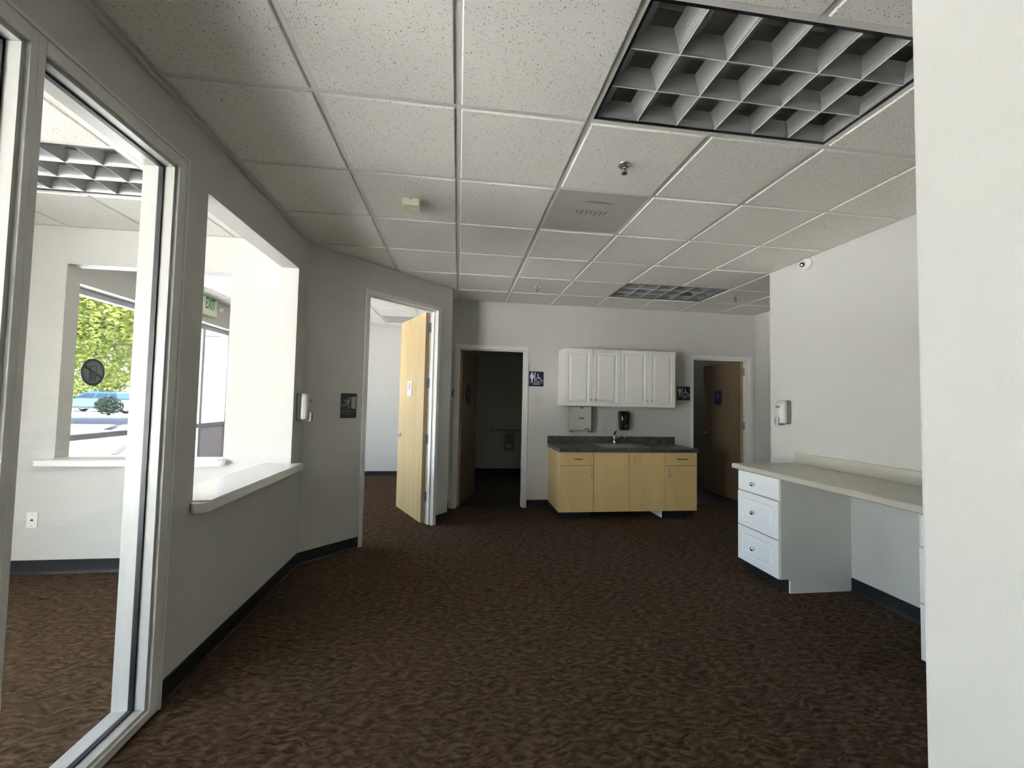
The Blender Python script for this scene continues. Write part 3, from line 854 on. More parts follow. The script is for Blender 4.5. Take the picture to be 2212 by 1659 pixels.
# ------------------------------------------------------------------ ceiling fixtures
def troffer(label, i, j, cells=6):
    x0, y0 = i * G, j * G
    L, W = 2 * G, G
    t = thing("ceiling_troffer", label, "ceiling light", (x0 + L / 2, y0 + W / 2, FZ), 0, "recessed louvred ceiling lights")
    hx, hy = L / 2 - 0.013, W / 2 - 0.013
    h = MB()
    h.box(-hx, hx, -hy, hy, 0.125, 0.130)
    for a, b, c, d in ((-hx, hx, -hy, -hy + 0.004), (-hx, hx, hy - 0.004, hy), (-hx, -hx + 0.004, -hy, hy), (hx - 0.004, hx, -hy, hy)):
        h.box(a, b, c, d, 0.0, 0.125)
    h.build("housing", "housing", t)
    fr = MB()
    for a, b, c, d in ((-hx, hx, -hy, -hy + 0.011), (-hx, hx, hy - 0.011, hy), (-hx, -hx + 0.011, -hy, hy), (hx - 0.011, hx, -hy, hy)):
        fr.box(a, b, c, d, -0.001, 0.010)
    fr.build("shadow_gap", "gasket", t)
    # louver: thin-edged curved blades, wide at the top
    ix, iy = hx - 0.013, hy - 0.013
    zb, zt = 0.004, 0.052
    def prof(wt):
        n = 6
        R = [(0.0008 + wt * (k / n) ** 1.7, zb + (zt - zb) * (k / n)) for k in range(n + 1)]
        return R
    def blade(axis, pos, a0, a1, wt, half=0):
        R = prof(wt)
        right = [(pos + r, z) for r, z in R]
        left = [(pos - r, z) for r, z in R]
        if half > 0: P = right + [(pos - 0.004, zt), (pos - 0.004, zb)]
        elif half < 0: P = [(pos + 0.004, zb), (pos + 0.004, zt)] + left[::-1]
        else: P = right + left[::-1]
        return MB().prism(P, a0, a1, axis)
    for k in (1, 2):
        blade('x', -iy + 2 * iy * k / 3, -ix, ix, 0.052).build("louver_blade", "louver", t)
        MB().box(-ix, ix, -iy + 2 * iy * k / 3 - 0.0012, -iy + 2 * iy * k / 3 + 0.0012, zb - 0.0015, zb + 0.0005).build("blade_edge_glint", "louver_edge_glint", t)
    for k in range(1, cells):
        xx = -ix + 2 * ix * k / cells
        blade('y', xx, -iy, iy, 0.052).build("louver_blade", "louver", t)
        MB().box(xx - 0.0012, xx + 0.0012, -iy, iy, zb - 0.0015, zb + 0.0005).build("blade_edge_glint", "louver_edge_glint", t)
    blade('x', -iy, -ix, ix, 0.046, 1).build("louver_rim", "louver", t)
    blade('x', iy, -ix, ix, 0.046, -1).build("louver_rim", "louver", t)
    blade('y', -ix, -iy, iy, 0.046, 1).build("louver_rim", "louver", t)
    blade('y', ix, -iy, iy, 0.046, -1).build("louver_rim", "louver", t)
    for k in range(3):
        yy = -iy + 2 * iy * (k + 0.5) / 3
        MB().rev([(0.0, -ix + 0.03), (0.0127, -ix + 0.03), (0.0127, ix - 0.03), (0.0, ix - 0.03)], c=(0, yy, 0.095), axis='x', n=12).build("lamp_tube", "tube_white", t)
    return t
troffer("large unlit louvred ceiling light cut by the projecting wall", 1, -1)
troffer("smaller-looking louvred ceiling light over the sink cabinets", 3, 4)
troffer("louvred ceiling light in the reception seen through the glass", -5, 1)

def grille(label, i, j):
    g = thing("return_air_grille", label, "air grille", ((i + 0.5) * G, (j + 0.5) * G, FZ), 0)
    hw = 0.290
    MB().box(-hw, hw, -hw, hw, -0.003, 0.002).build("perforated_panel", "perforated_grille", g)
    m = MB()
    for a, b, c, d in ((-0.3, 0.3, -0.3, -hw), (-0.3, 0.3, hw, 0.3), (-0.3, -hw, -hw, hw), (hw, 0.3, -hw, hw)):
        m.box(a, b, c, d, -0.002, 0.004)
    m.build("rim", "tee_white", g)
    return g
gr = grille("dusty grey perforated return air panel in the corridor ceiling", 1, 1)
# soot shadow drawn by the duct behind the perforations
m = MB().prism([(-0.115, -0.155), (-0.04, -0.185), (0.06, -0.178), (0.125, -0.150), (0.05, -0.152), (-0.03, -0.152)], -0.0036, -0.0031, 'z')
for k in range(7):
    xx = -0.115 + k * 0.033
    m.prism([(xx, -0.045), (xx + 0.024, -0.05), (xx + 0.018, 0.0 + 0.02 * (k % 3)), (xx + 0.006, -0.005 + 0.015 * ((k + 1) % 3))], -0.0036, -0.0031, 'z')
m.build("soot_mark", "ghost_stain", gr)
grille("grey return air panel in the waiting room ceiling above the open door", -2, 8)

def sprinkler(label, x, y):
    s = thing("fire_sprinkler", label, "sprinkler", (x, y, FZ - 0.008), 0, "pendent fire sprinklers")
    MB().rev([(0.0, 0.0), (0.036, 0.0), (0.037, -0.003), (0.033, -0.008), (0.024, -0.010), (0.020, -0.006), (0.0, -0.006)], n=24).build("escutcheon", "chrome", s)
    MB().rev([(0.010, -0.006), (0.010, -0.020), (0.008, -0.024), (0.0, -0.024)], n=14).build("body", "chrome", s)
    m = MB().tube([(-0.008, 0, -0.022), (-0.012, 0, -0.034), (-0.004, 0, -0.047)], 0.0022, 6).tube([(0.008, 0, -0.022), (0.012, 0, -0.034), (0.004, 0, -0.047)], 0.0022, 6)
    m.rev([(0.0, -0.024), (0.003, -0.024), (0.003, -0.046), (0.0, -0.046)], n=8)
    m.build("frame_arms", "dark_bronze", s)
    MB().rev([(0.0, -0.046), (0.006, -0.047), (0.016, -0.050), (0.016, -0.052), (0.0, -0.053)], n=16).build("deflector", "dark_bronze", s)
sprinkler("chrome fire sprinkler beside the large louvred light", 0.905, 0.302)
sprinkler("small fire sprinkler above the women restroom sign", 0.896, 2.757)
sprinkler("small fire sprinkler over the side passage near the far light", 3.321, 2.725)

sd = thing("smoke_detector", "square cream alarm unit with round front on the corridor ceiling", "smoke detector", (-0.305, 0.940, FZ - 0.008), 0)
MB().box(-0.055, 0.055, -0.055, 0.055, -0.046, 0.0, 0.004).build("case", "detector_cream", sd)
m = MB()
for k in range(32):
    a0, a1 = 2 * PI * k / 32, 2 * PI * (k + 1) / 32
    m.prism([(0.045 * math.cos(a0), 0.045 * math.sin(a0)), (0.045 * math.cos(a1), 0.045 * math.sin(a1)), (0.0425 * math.cos(a1), 0.0425 * math.sin(a1)), (0.0425 * math.cos(a0), 0.0425 * math.sin(a0))], -0.0468, -0.0455, 'z')
m.build("ring", "detector_ring", sd)
MB().box(-0.008, 0.008, -0.0562, -0.0550, -0.009, -0.003).build("latch", "detector_ring", sd)
MB().rev([(0.0, -0.0470), (0.0035, -0.0470), (0.0035, -0.0455)], c=(0.044, -0.044, 0), n=8).build("indicator", "detector_ring", sd)

cm = thing("security_camera", "white turret camera with black lens high on the desk wall", "camera", (XR, 1.392, 2.640), -R90)
MB().rev([(0.0, 0.0), (0.052, 0.0), (0.052, -0.012), (0.046, -0.026), (0.036, -0.032), (0.0, -0.032)], axis='y', n=28).build("base", "white_plastic", cm)
ball = MB().rev([(0.033 * math.sin(PI * k / 12), -0.033 * math.cos(PI * k / 12)) for k in range(13)], axis='y', n=24).build("ball", "white_plastic", cm)
ball.location = (-0.004, -0.044, -0.006)
m = MB().rev([(0.0, -0.0345), (0.012, -0.0345), (0.018, -0.0330), (0.019, -0.027)], axis='y', n=24)
ln_ = m.build("lens", "black_plastic", ball)
ball.rotation_euler = (math.radians(12), 0, math.radians(38))

# ------------------------------------------------------------------ signs
def person_pict(mb, cx, z0, h, skirt, y0, y1):
    disc(mb, cx, z0 + h * 0.905, h * 0.088, y0, y1, 18)
    w = h * 0.105
    if skirt:
        mb.prism([(cx - w * 1.15, z0 + h * .79), (cx + w * 1.15, z0 + h * .79), (cx + w * 1.0, z0 + h * .60), (cx + w * 1.75, z0 + h * .32), (cx - w * 1.75, z0 + h * .32), (cx - w * 1.0, z0 + h * .60)], y0, y1)
        for s in (-1, 1):
            stroke(mb, [(cx + s * w * 1.25, z0 + h * .755), (cx + s * w * 2.05, z0 + h * .47)], h * 0.065, y0, y1)
            mb.box(cx + s * w * .10, cx + s * w * .78, y0, y1, z0, z0 + h * .33)
    else:
        mb.prism(rrect(cx - w * 1.2, cx + w * 1.2, z0 + h * .42, z0 + h * .80, h * .05), y0, y1)
        for s in (-1, 1):
            stroke(mb, [(cx + s * w * 1.55, z0 + h * .745), (cx + s * w * 1.65, z0 + h * .42)], h * 0.075, y0, y1)
            mb.box(cx + s * w * .08, cx + s * w * 1.05, y0, y1, z0, z0 + h * .5)
def wheelchair_pict(mb, cx, z0, h, y0, y1):
    w = h * 0.062
    disc(mb, cx - h * .17, z0 + h * .925, h * .085, y0, y1, 16)
    stroke(mb, [(cx - h * .17, z0 + h * .82), (cx - h * .13, z0 + h * .45), (cx + h * .18, z0 + h * .45), (cx + h * .33, z0 + h * .13), (cx + h * .47, z0 + h * .19)], w * 1.25, y0, y1)
    stroke(mb, [(cx - h * .15, z0 + h * .62), (cx + h * .10, z0 + h * .62)], w, y0, y1)
    pts = []
    for k in range(15):
        a = math.radians(118 + k * 15)
        pts.append((cx - h * .09 + h * .285 * math.cos(a), z0 + h * .30 + h * .285 * math.sin(a)))
    stroke(mb, pts, w, y0, y1)
def restroom_sign(label, x0, z0, w, skirt, word):
    s = thing("restroom_sign", label, "sign", (x0 + w / 2, YB, z0), 0)
    MB().prism(rrect(-w / 2, w / 2, 0, w, 0.003, 3), -0.004, -0.0005).build("plate", "navy_sign", s)
    m = MB(); person_pict(m, -w * .30, w * .30, w * .64, skirt, -0.0052, -0.0041); m.build("person_symbol", "sign_white", s)
    m = MB(); m.box(-w * .125, -w * .075, -0.0052, -0.0041, w * .29, w * .94); m.build("divider", "sign_white", s)
    m = MB(); wheelchair_pict(m, w * .20, w * .29, w * .54, -0.0052, -0.0041); m.build("wheelchair_symbol", "sign_white", s)
    m = MB(); m.box(-w * .49, w * .49, -0.0048, -0.0041, w * .225, w * .245); m.build("rule", "sign_white", s)
    text_obj("lettering", word, w * .125, "sign_white", s, (w * (-.0 if skirt else .03), -0.0046, w * .135), ext=0.0005)
restroom_sign("navy WOMEN restroom sign with woman and wheelchair symbols", 0.959, 1.593, 0.197, True, "WOMEN")
restroom_sign("navy MEN restroom sign with man and wheelchair symbols", 3.050, 1.452, 0.190, False, "MEN")

es = thing("staff_exit_sign", "dark grey EXIT sign with running figure and open door", "sign", (*apt(0.417), 1.203), PI / 4)
w_, h_ = 0.158, 0.226
MB().prism(rrect(-w_ / 2, w_ / 2, 0, h_, 0.008, 4), -0.004, -0.0005).build("plate", "charcoal_sign", es)
m = MB()
disc(m, 0.006, 0.182, 0.0095, -0.0052, -0.0041, 18)
stroke(m, [(-0.003, 0.165), (-0.018, 0.135)], 0.015, -0.0052, -0.0041)
stroke(m, [(-0.004, 0.167), (-0.034, 0.166), (-0.044, 0.150)], 0.0065, -0.0052, -0.0041)
stroke(m, [(0.001, 0.163), (0.000, 0.146), (0.016, 0.146)], 0.006, -0.0052, -0.0041)
stroke(m, [(-0.018, 0.135), (-0.033, 0.116), (-0.066, 0.117)], 0.0075, -0.0052, -0.0041)
stroke(m, [(-0.016, 0.133), (0.000, 0.117), (-0.001, 0.090)], 0.0075, -0.0052, -0.0041)
m.build("running_figure", "sign_grey", es)
MB().prism([(0.024, 0.192), (0.070, 0.199), (0.070, 0.081), (0.024, 0.089)], -0.0052, -0.0041).build("door_symbol", "sign_grey", es)
MB().box(-0.070, 0.070, -0.0048, -0.0041, 0.058, 0.066).build("rule", "sign_dim", es)
text_obj("lettering", "EXIT", 0.021, "sign_dim", es, (0, -0.0045, 0.037))

def on_leaf(leaf, sgn, s, z, face):
    # world location/rotation of a point on a door leaf; face 'c' is the face that looked to the corridor when shut
    bpy.context.view_layer.update()
    y = -0.0437 if face == 'c' else -0.0003
    p = leaf.matrix_world @ Vector((sgn * s, y, z))
    r = leaf.matrix_world.to_euler().z
    return p, r
p, r = on_leaf(leaf2, sg2, 0.335, 1.475, 'c')
s = thing("restroom_door_disc", "round navy disc sign on the ajar women restroom door", "sign", p, r)
m = MB(); disc(m, 0, 0, 0.148, -0.004, 0.0, 40); m.build("disc", "navy_sign", s)
m = MB(); person_pict(m, -0.035, -0.055, 0.13, True, -0.0052, -0.0041); m.build("person_symbol", "sign_dim", s)
m = MB(); wheelchair_pict(m, 0.045, -0.05, 0.11, -0.0052, -0.0041); m.build("wheelchair_symbol", "sign_grey", s)
MB().box(-0.022, 0.022, -0.0050, -0.0041, -0.104, -0.092).build("print_strip", "sign_grey", s)
p, r = on_leaf(leaf3, sg3, 0.485, 1.40, 'c')
s = thing("restroom_door_plaque", "dark plaque on the open men restroom door", "sign", p, r)
MB().prism(rrect(-0.075, 0.075, 0, 0.222, 0.010, 4), -0.004, 0.0).build("plate", "navy_sign", s)
m = MB(); person_pict(m, 0, 0.065, 0.14, False, -0.0052, -0.0041); m.build("person_symbol", "sign_dim", s)
p, r = on_leaf(leaf1, sg1, 0.465, 1.43, 'c')
s = thing("staff_door_plaque", "white plaque with red printed figure on the tall maple door", "sign", p, r)
MB().prism(rrect(-0.075, 0.075, 0, 0.180, 0.012, 4), -0.006, 0.0, 'y').build("plate", "white_plastic", s)
m = MB(); disc(m, 0.0, 0.155, 0.010, -0.0072, -0.0061, 14)
stroke(m, [(0.0, 0.143), (-0.012, 0.120), (0.006, 0.095), (-0.008, 0.066)], 0.012, -0.0072, -0.0061)
stroke(m, [(0.0, 0.140), (0.03, 0.125), (0.035, 0.105)], 0.008, -0.0072, -0.0061); stroke(m, [(-0.012, 0.120), (-0.04, 0.10), (-0.05, 0.07)], 0.008, -0.0072, -0.0061)
m.build("printed_figure", "red_print", s)
m = MB(); disc(m, 0.0, 0.024, 0.009, -0.0068, -0.0061, 14); m.build("seal", "steel_dim", s)

ex = thing("exit_sign", "cream illuminated-type EXIT sign with green letters above the waiting room window", "exit sign", (RX0, 4.165, 2.465), R90)
MB().box(-0.165, 0.165, -0.060, -0.001, 0.0, 0.222, 0.006).build("case", "exit_cream", ex)
text_obj("lettering", "EXIT", 0.205, "exit_green", ex, (0.0, -0.0615, 0.138), sx=0.50, bold=0.004)
MB().box(-0.165, 0.165, -0.058, -0.004, -0.006, 0.0).build("diffuser", "white_plastic", ex)
el = thing("emergency_lamp", "small emergency lamp head beside the EXIT sign", "lamp", (RX0, 4.375, 2.60), R90)
MB().rev([(0.0, 0.0), (0.03, -0.001), (0.03, -0.02), (0.012, -0.03), (0.012, -0.05)], axis='y', n=16).build("bracket", "steel_dim", el)
q = MB().rev([(0.0, 0.0), (0.02, 0.0), (0.036, -0.05), (0.036, -0.06), (0.0, -0.055)], axis='y', n=18).build("lamp_head", "white_plastic", el)
q.location = (0, -0.045, -0.01); q.rotation_euler = (math.radians(20), 0, math.radians(-20))

# ------------------------------------------------------------------ wall things
def sanitizer(label, loc, rotz):
    s = thing("sanitizer_dispenser", label, "dispenser", loc, rotz, "hand sanitizer dispensers")
    MB().box(-0.058, 0.058, -0.034, -0.001, 0.0, 0.216, 0.010).build("back_plate", "sanitizer_dark", s)
    bm = bmesh.new()
    P = [(-0.056, -0.034), (0.056, -0.034), (0.056, -0.060), (0.040, -0.088), (-0.040, -0.088), (-0.056, -0.060)]
    secs = [(0.004, 0.97, 0.90), (0.016, 1.0, 0.98), (0.12, 1.0, 1.0), (0.185, 0.98, 0.93), (0.206, 0.92, 0.78), (0.214, 0.80, 0.52)]
    rows = []
    for z, sx, sy in secs:
        rows.append([bm.verts.new((x * sx, -0.034 + (y + 0.034) * sy, z)) for x, y in P])
    for a, b in zip(rows[:-1], rows[1:]):
        for k in range(6): bm.faces.new((a[k], a[(k + 1) % 6], b[(k + 1) % 6], b[k]))
    bm.faces.new(rows[0][::-1]); bm.faces.new(rows[-1])
    bmesh.ops.bevel(bm, geom=[e for e in bm.edges], offset=0.004, segments=2, affect='EDGES')
    m = MB(); m.from_bm(bm, True); m.build("cover", "sanitizer_grey", s)
    pm = MB().box(-0.022, 0.022, -0.108, -0.089, -0.014, 0.062, 0.008)
    pm.build("push_bar", "pump_clear", s)
    MB().box(-0.014, 0.014, -0.100, -0.030, -0.012, -0.001, 0.003).build("nozzle", "sanitizer_dark", s)
    for zz in (0.020, 0.042):
        MB().box(-0.012, 0.004, -0.1088, -0.1080, zz, zz + 0.005).build("pump_slot", "black_plastic", s)
    b = MB().prism([(-0.026, 0.148), (0.020, 0.148), (0.026, 0.164), (-0.020, 0.164)], -0.0892, -0.0884); b.build("logo_field", "logo_navy", s)
    text_obj("lettering", "PURELL", 0.0125, "sign_white", s, (0, -0.0896, 0.156), shear=0.3, ext=0.0003, sx=0.95)
    return s
sanitizer("grey hand sanitizer dispenser on the white desk wall", (XR, 1.640, 1.232), -R90)
sanitizer("grey hand sanitizer dispenser between pass-through and angled wall", (XL, 1.748, 1.203), R90)

hk = thing("coat_hook", "small dark curled coat hook beside the women restroom door frame", "hook", (-0.037, YB, 1.48), 0)
MB().prism(rrect(-0.007, 0.007, -0.030, 0.030, 0.006, 4), -0.004, -0.0005).build("plate", "dark_bronze", hk)
MB().tube([(0, -0.004, 0.015), (0.002, -0.025, 0.010), (0.010, -0.045, 0.018), (0.020, -0.050, 0.036), (0.016, -0.046, 0.052), (0.005, -0.042, 0.054)], [0.004, 0.004, 0.004, 0.004, 0.004, 0.0055], 8).build("upper_hook", "dark_bronze", hk)
MB().tube([(0, -0.004, -0.012), (-0.004, -0.020, -0.026), (-0.006, -0.034, -0.040), (0.006, -0.044, -0.050), (0.018, -0.044, -0.042), (0.020, -0.042, -0.030)], [0.004, 0.004, 0.004, 0.004, 0.004, 0.0055], 8).build("lower_hook", "dark_bronze", hk)

ou = thing("wall_outlet", "white jack plate low on the bright reception wall", "outlet", (-3.169, 1.83, 0.405), 0)
MB().box(-0.037, 0.037, -0.006, -0.0005, -0.060, 0.060, 0.002).build("plate", "white_plastic", ou)
MB().box(-0.008, 0.008, -0.0075, -0.006, -0.006, 0.007).build("jack", "black_plastic", ou)
for zz in (-0.042, 0.042):
    MB().rev([(0.0, -0.0072), (0.003, -0.0072), (0.003, -0.006)], c=(0, 0, zz), axis='y', n=8).build("screw", "steel_dim", ou)

# ------------------------------------------------------------------ wall cabinets over the sink
RP = [(0.0, 0.0), (0.003, 0.0), (0.003, 0.0)]
def raised_rings(yf, frame=0.052):
    return [(0.0, yf + 0.004), (0.003, yf), (frame - 0.004, yf), (frame, yf + 0.002), (frame + 0.006, yf + 0.0065), (frame + 0.014, yf + 0.0068), (frame + 0.032, yf + 0.001), (frame + 0.036, yf)]
def knob(parent, x, y, z, r=0.015, mat="nickel"):
    return MB().rev([(0.0, 0.0), (r * .55, 0.0), (r * .40, -0.006), (r * .42, -0.012), (r * .9, -0.017), (r, -0.022), (r * .8, -0.027), (0.0, -0.029)], c=(x, y, z), axis='y', n=18).build("knob", mat, parent)
def wall_cabinet(label, x0, x1, split, kz, kx):
    c = thing("wall_cabinet", label, "cabinet", (x0, YB, 1.347), 0, "white wall cabinets over the sink")
    W, H, D = x1 - x0, 0.732, 0.300
    b = MB()
    b.box(0, W, -0.012, -0.001, 0, H); b.box(0, 0.016, -D, -0.012, 0, H); b.box(W - 0.016, W, -D, -0.012, 0, H)
    b.box(0.016, W - 0.016, -D, -0.012, 0, 0.016); b.box(0.016, W - 0.016, -D, -0.012, H - 0.016, H)
    b.build("carcass", "cabinet_white", c)
    for (a, e, kk) in ((0.001, split - x0 - 0.0015, kx[0] - x0), (split - x0 + 0.0015, W - 0.001, kx[1] - x0)):
        d = MB().relief(a, e, 0.001, H - 0.001, -D - 0.001, raised_rings(-D - 0.020)).build("cabinet_door", "cabinet_white", c)
        knob(d, kk, -D - 0.020, kz, 0.014)
    return c
wall_cabinet("white two-door wall cabinet above the steel towel dispenser", 1.356, 2.096, 1.727, 0.081, (1.699, 1.766))
wall_cabinet("white two-door wall cabinet next to the men restroom sign", 2.098, 2.850, 2.480, 0.080, (2.451, 2.517))

# ------------------------------------------------------------------ sink base cabinets
def pull_v(parent, x, y, z0, z1):
    return MB().tube([(x, y, z0), (x, y - 0.024, z0 + 0.004), (x, y - 0.028, (z0 + z1) / 2), (x, y - 0.024, z1 - 0.004), (x, y, z1)], 0.0042, 8).build("handle", "nickel", parent)
def pull_h(parent, x0, x1, y, z):
    return MB().tube([(x0, y, z), (x0 + 0.004, y - 0.024, z), ((x0 + x1) / 2, y - 0.028, z), (x1 - 0.004, y - 0.024, z), (x1, y, z)], 0.0042, 8).build("handle", "dark_bronze", parent)
def base_carcass(c, W, H0, H1, D, hollow=True, gl="glass"):
    b = MB()
    b.box(0, W, -0.016, -0.001, H0, H1); b.box(0, 0.016, -D, -0.016, H0, H1); b.box(W - 0.016, W, -D, -0.016, H0, H1)
    b.box(0.016, W - 0.016, -D, -0.016, H0, H0 + 0.016)
    return b.build("carcass", "maple_laminate", c)
FY = -0.579                                 # carcass front (local), door fronts add 19 mm
Z0, Z1, ZD = 0.090, 0.800, 0.640
def slab_front(x0, x1, z0, z1):
    return MB().box(x0 + 0.0026, x1 - 0.0026, FY - 0.020, FY - 0.001, z0 + 0.0026, z1 - 0.0026, 0.0012)
ba = thing("base_cabinet", "maple base cabinet with one drawer, left end of the sink run", "cabinet", (1.240, YB, 0), 0, "maple sink base cabinets")
base_carcass(ba, 0.4205, Z0, Z1, -FY)
d = slab_front(0, 0.4205, ZD, Z1).build("drawer", "maple_laminate", ba); pull_h(d, 0.186, 0.278, FY - 0.020, 0.720)
d = slab_front(0, 0.4205, Z0, ZD).build("cabinet_door", "maple_laminate", ba); pull_v(d, 0.387, FY - 0.020, 0.501, 0.605)
MB().box(0.012, 0.4205, FY + 0.075, -0.002, 0, Z0 - 0.001).box(0.0, 0.012, FY + 0.075, -0.002, 0, Z0 - 0.001).build("plinth", "black_base", ba)
MB().box(0.043, 0.073, FY - 0.0208, FY - 0.0200, 0.719, 0.727).build("drawer_tag", "label_white", ba)
bb = thing("base_cabinet", "maple sink cabinet with two plain doors below the basin", "cabinet", (1.661, YB, 0), 0, "maple sink base cabinets")
base_carcass(bb, 0.9005, Z0, Z1, -FY)
d = slab_front(0, 0.4495, Z0, Z1).build("cabinet_door", "maple_laminate", bb); pull_v(d, 0.418, FY - 0.020, 0.655, 0.757)
d = slab_front(0.4495, 0.9005, Z0, Z1).build("cabinet_door", "maple_laminate", bb); pull_v(d, 0.499, FY - 0.020, 0.655, 0.757)
MB().box(0.0, 0.9005, -0.012, -0.002, 0, Z0 - 0.001).build("rear_plinth", "black_base", bb)
bc = thing("base_cabinet", "maple base cabinet with one drawer, right end of the sink run", "cabinet", (2.562, YB, 0), 0, "maple sink base cabinets")
base_carcass(bc, 0.4205, Z0, Z1, -FY)
d = slab_front(0, 0.4205, ZD, Z1).build("drawer", "maple_laminate", bc); pull_h(d, 0.161, 0.282, FY - 0.020, 0.720)
d = slab_front(0, 0.4205, Z0, ZD).build("cabinet_door", "maple_laminate", bc); pull_v(d, 0.045, FY - 0.020, 0.503, 0.603)
MB().box(0.004, 0.4205, FY + 0.060, -0.002, 0, Z0 - 0.001).build("plinth", "black_base", bc)
MB().box(-0.022, -0.010, FY + 0.033, FY + 0.33, 0.0, Z0 - 0.001).build("plinth_end", "label_white", bc)

ct = thing("sink_countertop", "dark brown stone-look counter with backsplash on the maple cabinets", "countertop", (0, YB, 0), 0)
SX0, SX1, SY0, SY1 = 1.825, 2.415, -0.495, -0.085
m = MB()
cx0, cx1, cy0 = 1.222, 2.992, -0.627
m.box(cx0, SX0, cy0, -0.001, 0.802, 0.845); m.box(SX1, cx1, cy0, -0.001, 0.802, 0.845)
m.box(SX0, SX1, cy0, SY0, 0.802, 0.845); m.box(SX0, SX1, SY1, -0.001, 0.802, 0.845)
m.build("slab", "dark_laminate", ct)
MB().box(1.222, 3.006, -0.020, -0.001, 0.846, 0.942, 0.002).build("backsplash", "dark_laminate", ct)
MB().box(1.2215, 1.228, cy0 - 0.0012, cy0 - 0.0002, 0.804, 0.845).build("edge_chip", "label_white", ct)

sk = thing("sink", "stainless rectangular drop-in sink in the dark counter", "sink", (2.12, YB - 0.29, 0.8455), 0)
bm = bmesh.new()
def rr_loop(hx, hy, r, z, n=5):
    return [bm.verts.new((x, y, z)) for x, y in rrect(-hx, hx, -hy, hy, r, n)]
loops = [rr_loop(0.312, 0.222, 0.03, 0.0005), rr_loop(0.308, 0.218, 0.03, 0.005), rr_loop(0.286, 0.190, 0.05, 0.005), rr_loop(0.280, 0.184, 0.05, -0.001), rr_loop(0.262, 0.166, 0.06, -0.130), rr_loop(0.23, 0.135, 0.06, -0.150)]
for a, b in zip(loops[:-1], loops[1:]):
    for k in range(len(a)): bm.faces.new((a[k], a[(k + 1) % len(a)], b[(k + 1) % len(a)], b[k]))
bm.faces.new(loops[-1])
m = MB(); m.from_bm(bm, True)
m.build("basin", "sink_steel", sk)
MB().rev([(0.0, -0.147), (0.04, -0.147), (0.044, -0.149)], n=18).build("drain", "chrome", sk)
fc = thing("faucet", "chrome single-lever faucet with black handle behind the sink", "faucet", (2.112, YB - 0.087, 0.8508), 0)
MB().rev([(0.0, 0.0), (0.030, 0.0), (0.030, 0.004), (0.019, 0.010), (0.0165, 0.03), (0.0165, 0.075), (0.018, 0.078), (0.018, 0.088), (0.0165, 0.092), (0.0175, 0.112), (0.012, 0.120), (0.0, 0.122)], n=20).build("body", "chrome", fc)
MB().tube([(0, 0, 0.05), (0.022, -0.035, 0.075), (0.050, -0.080, 0.104), (0.072, -0.120, 0.115), (0.085, -0.140, 0.108), (0.088, -0.146, 0.088)], [0.013, 0.012, 0.011, 0.011, 0.012, 0.013], 12).build("spout", "chrome", fc)
MB().tube([(0, 0, 0.116), (0.004, -0.004, 0.138), (0.012, -0.010, 0.158), (0.026, -0.018, 0.176)], [0.012, 0.0125, 0.010, 0.005], 10).build("lever", "black_plastic", fc)

td = thing("towel_dispenser", "brushed steel paper towel dispenser under the wall cabinet", "dispenser", (1.653, YB, 1.0), 0)
MB().box(-0.135, 0.135, -0.104, -0.001, 0.022, 0.336, 0.004).build("case", "brushed_steel", td)
MB().box(-0.133, 0.131, -0.110, -0.1045, 0.030, 0.334, 0.003).build("front_cover", "brushed_steel", td)
for xx in (-0.135, 0.117):
    MB().box(xx, xx + 0.018, -0.100, -0.002, -0.004, 0.0215).build("side_flange", "steel_dim", td)
MB().box(-0.116, 0.116, -0.02, -0.004, -0.002, 0.0215).build("slot_back", "paper", td)
MB().box(-0.034, 0.034, -0.1112, -0.1101, 0.178, 0.190).build("view_slot", "black_plastic", td)
MB().rev([(0.0, -0.114), (0.010, -0.114), (0.011, -0.110)], c=(0.004, 0, 0.318), axis='y', n=14).build("lock", "black_plastic", td)
m = MB()
for xx, ww in ((0.040, 0.016), (0.058, 0.010), (0.070, 0.020), (0.092, 0.014)):
    m.box(xx, xx + ww, -0.1108, -0.1101, 0.040, 0.049)
m.build("name_strip", "black_plastic", td)

sp = thing("soap_dispenser", "glossy black soap dispenser above the sink", "dispenser", (2.270, YB, 1.028), 0)
bm = bmesh.new(); rows = []
for z, hw, dp in ((0.0, 0.056, 0.070), (0.006, 0.062, 0.084), (0.06, 0.066, 0.098), (0.16, 0.072, 0.106), (0.23, 0.074, 0.098), (0.250, 0.072, 0.084), (0.258, 0.062, 0.062)):
    row = []
    for k in range(13):
        a = PI * k / 12
        row.append(bm.verts.new((hw * math.copysign(abs(math.cos(a)) ** 0.55, math.cos(a)), -0.001 - dp * abs(math.sin(a)) ** 0.5, z)))
    rows.append(row)
for a, b in zip(rows[:-1], rows[1:]):
    for k in range(12): bm.faces.new((a[k], a[k + 1], b[k + 1], b[k]))
    bm.faces.new((a[12], a[0], b[0], b[12]))
bm.faces.new(rows[0][::-1]); bm.faces.new(rows[-1])
m = MB(); m.from_bm(bm, True); m.build("cover", "black_plastic", sp)
MB().box(-0.026, 0.026, -0.1035, -0.095, 0.03, 0.085, 0.004).build("push_bar", "black_plastic", sp)

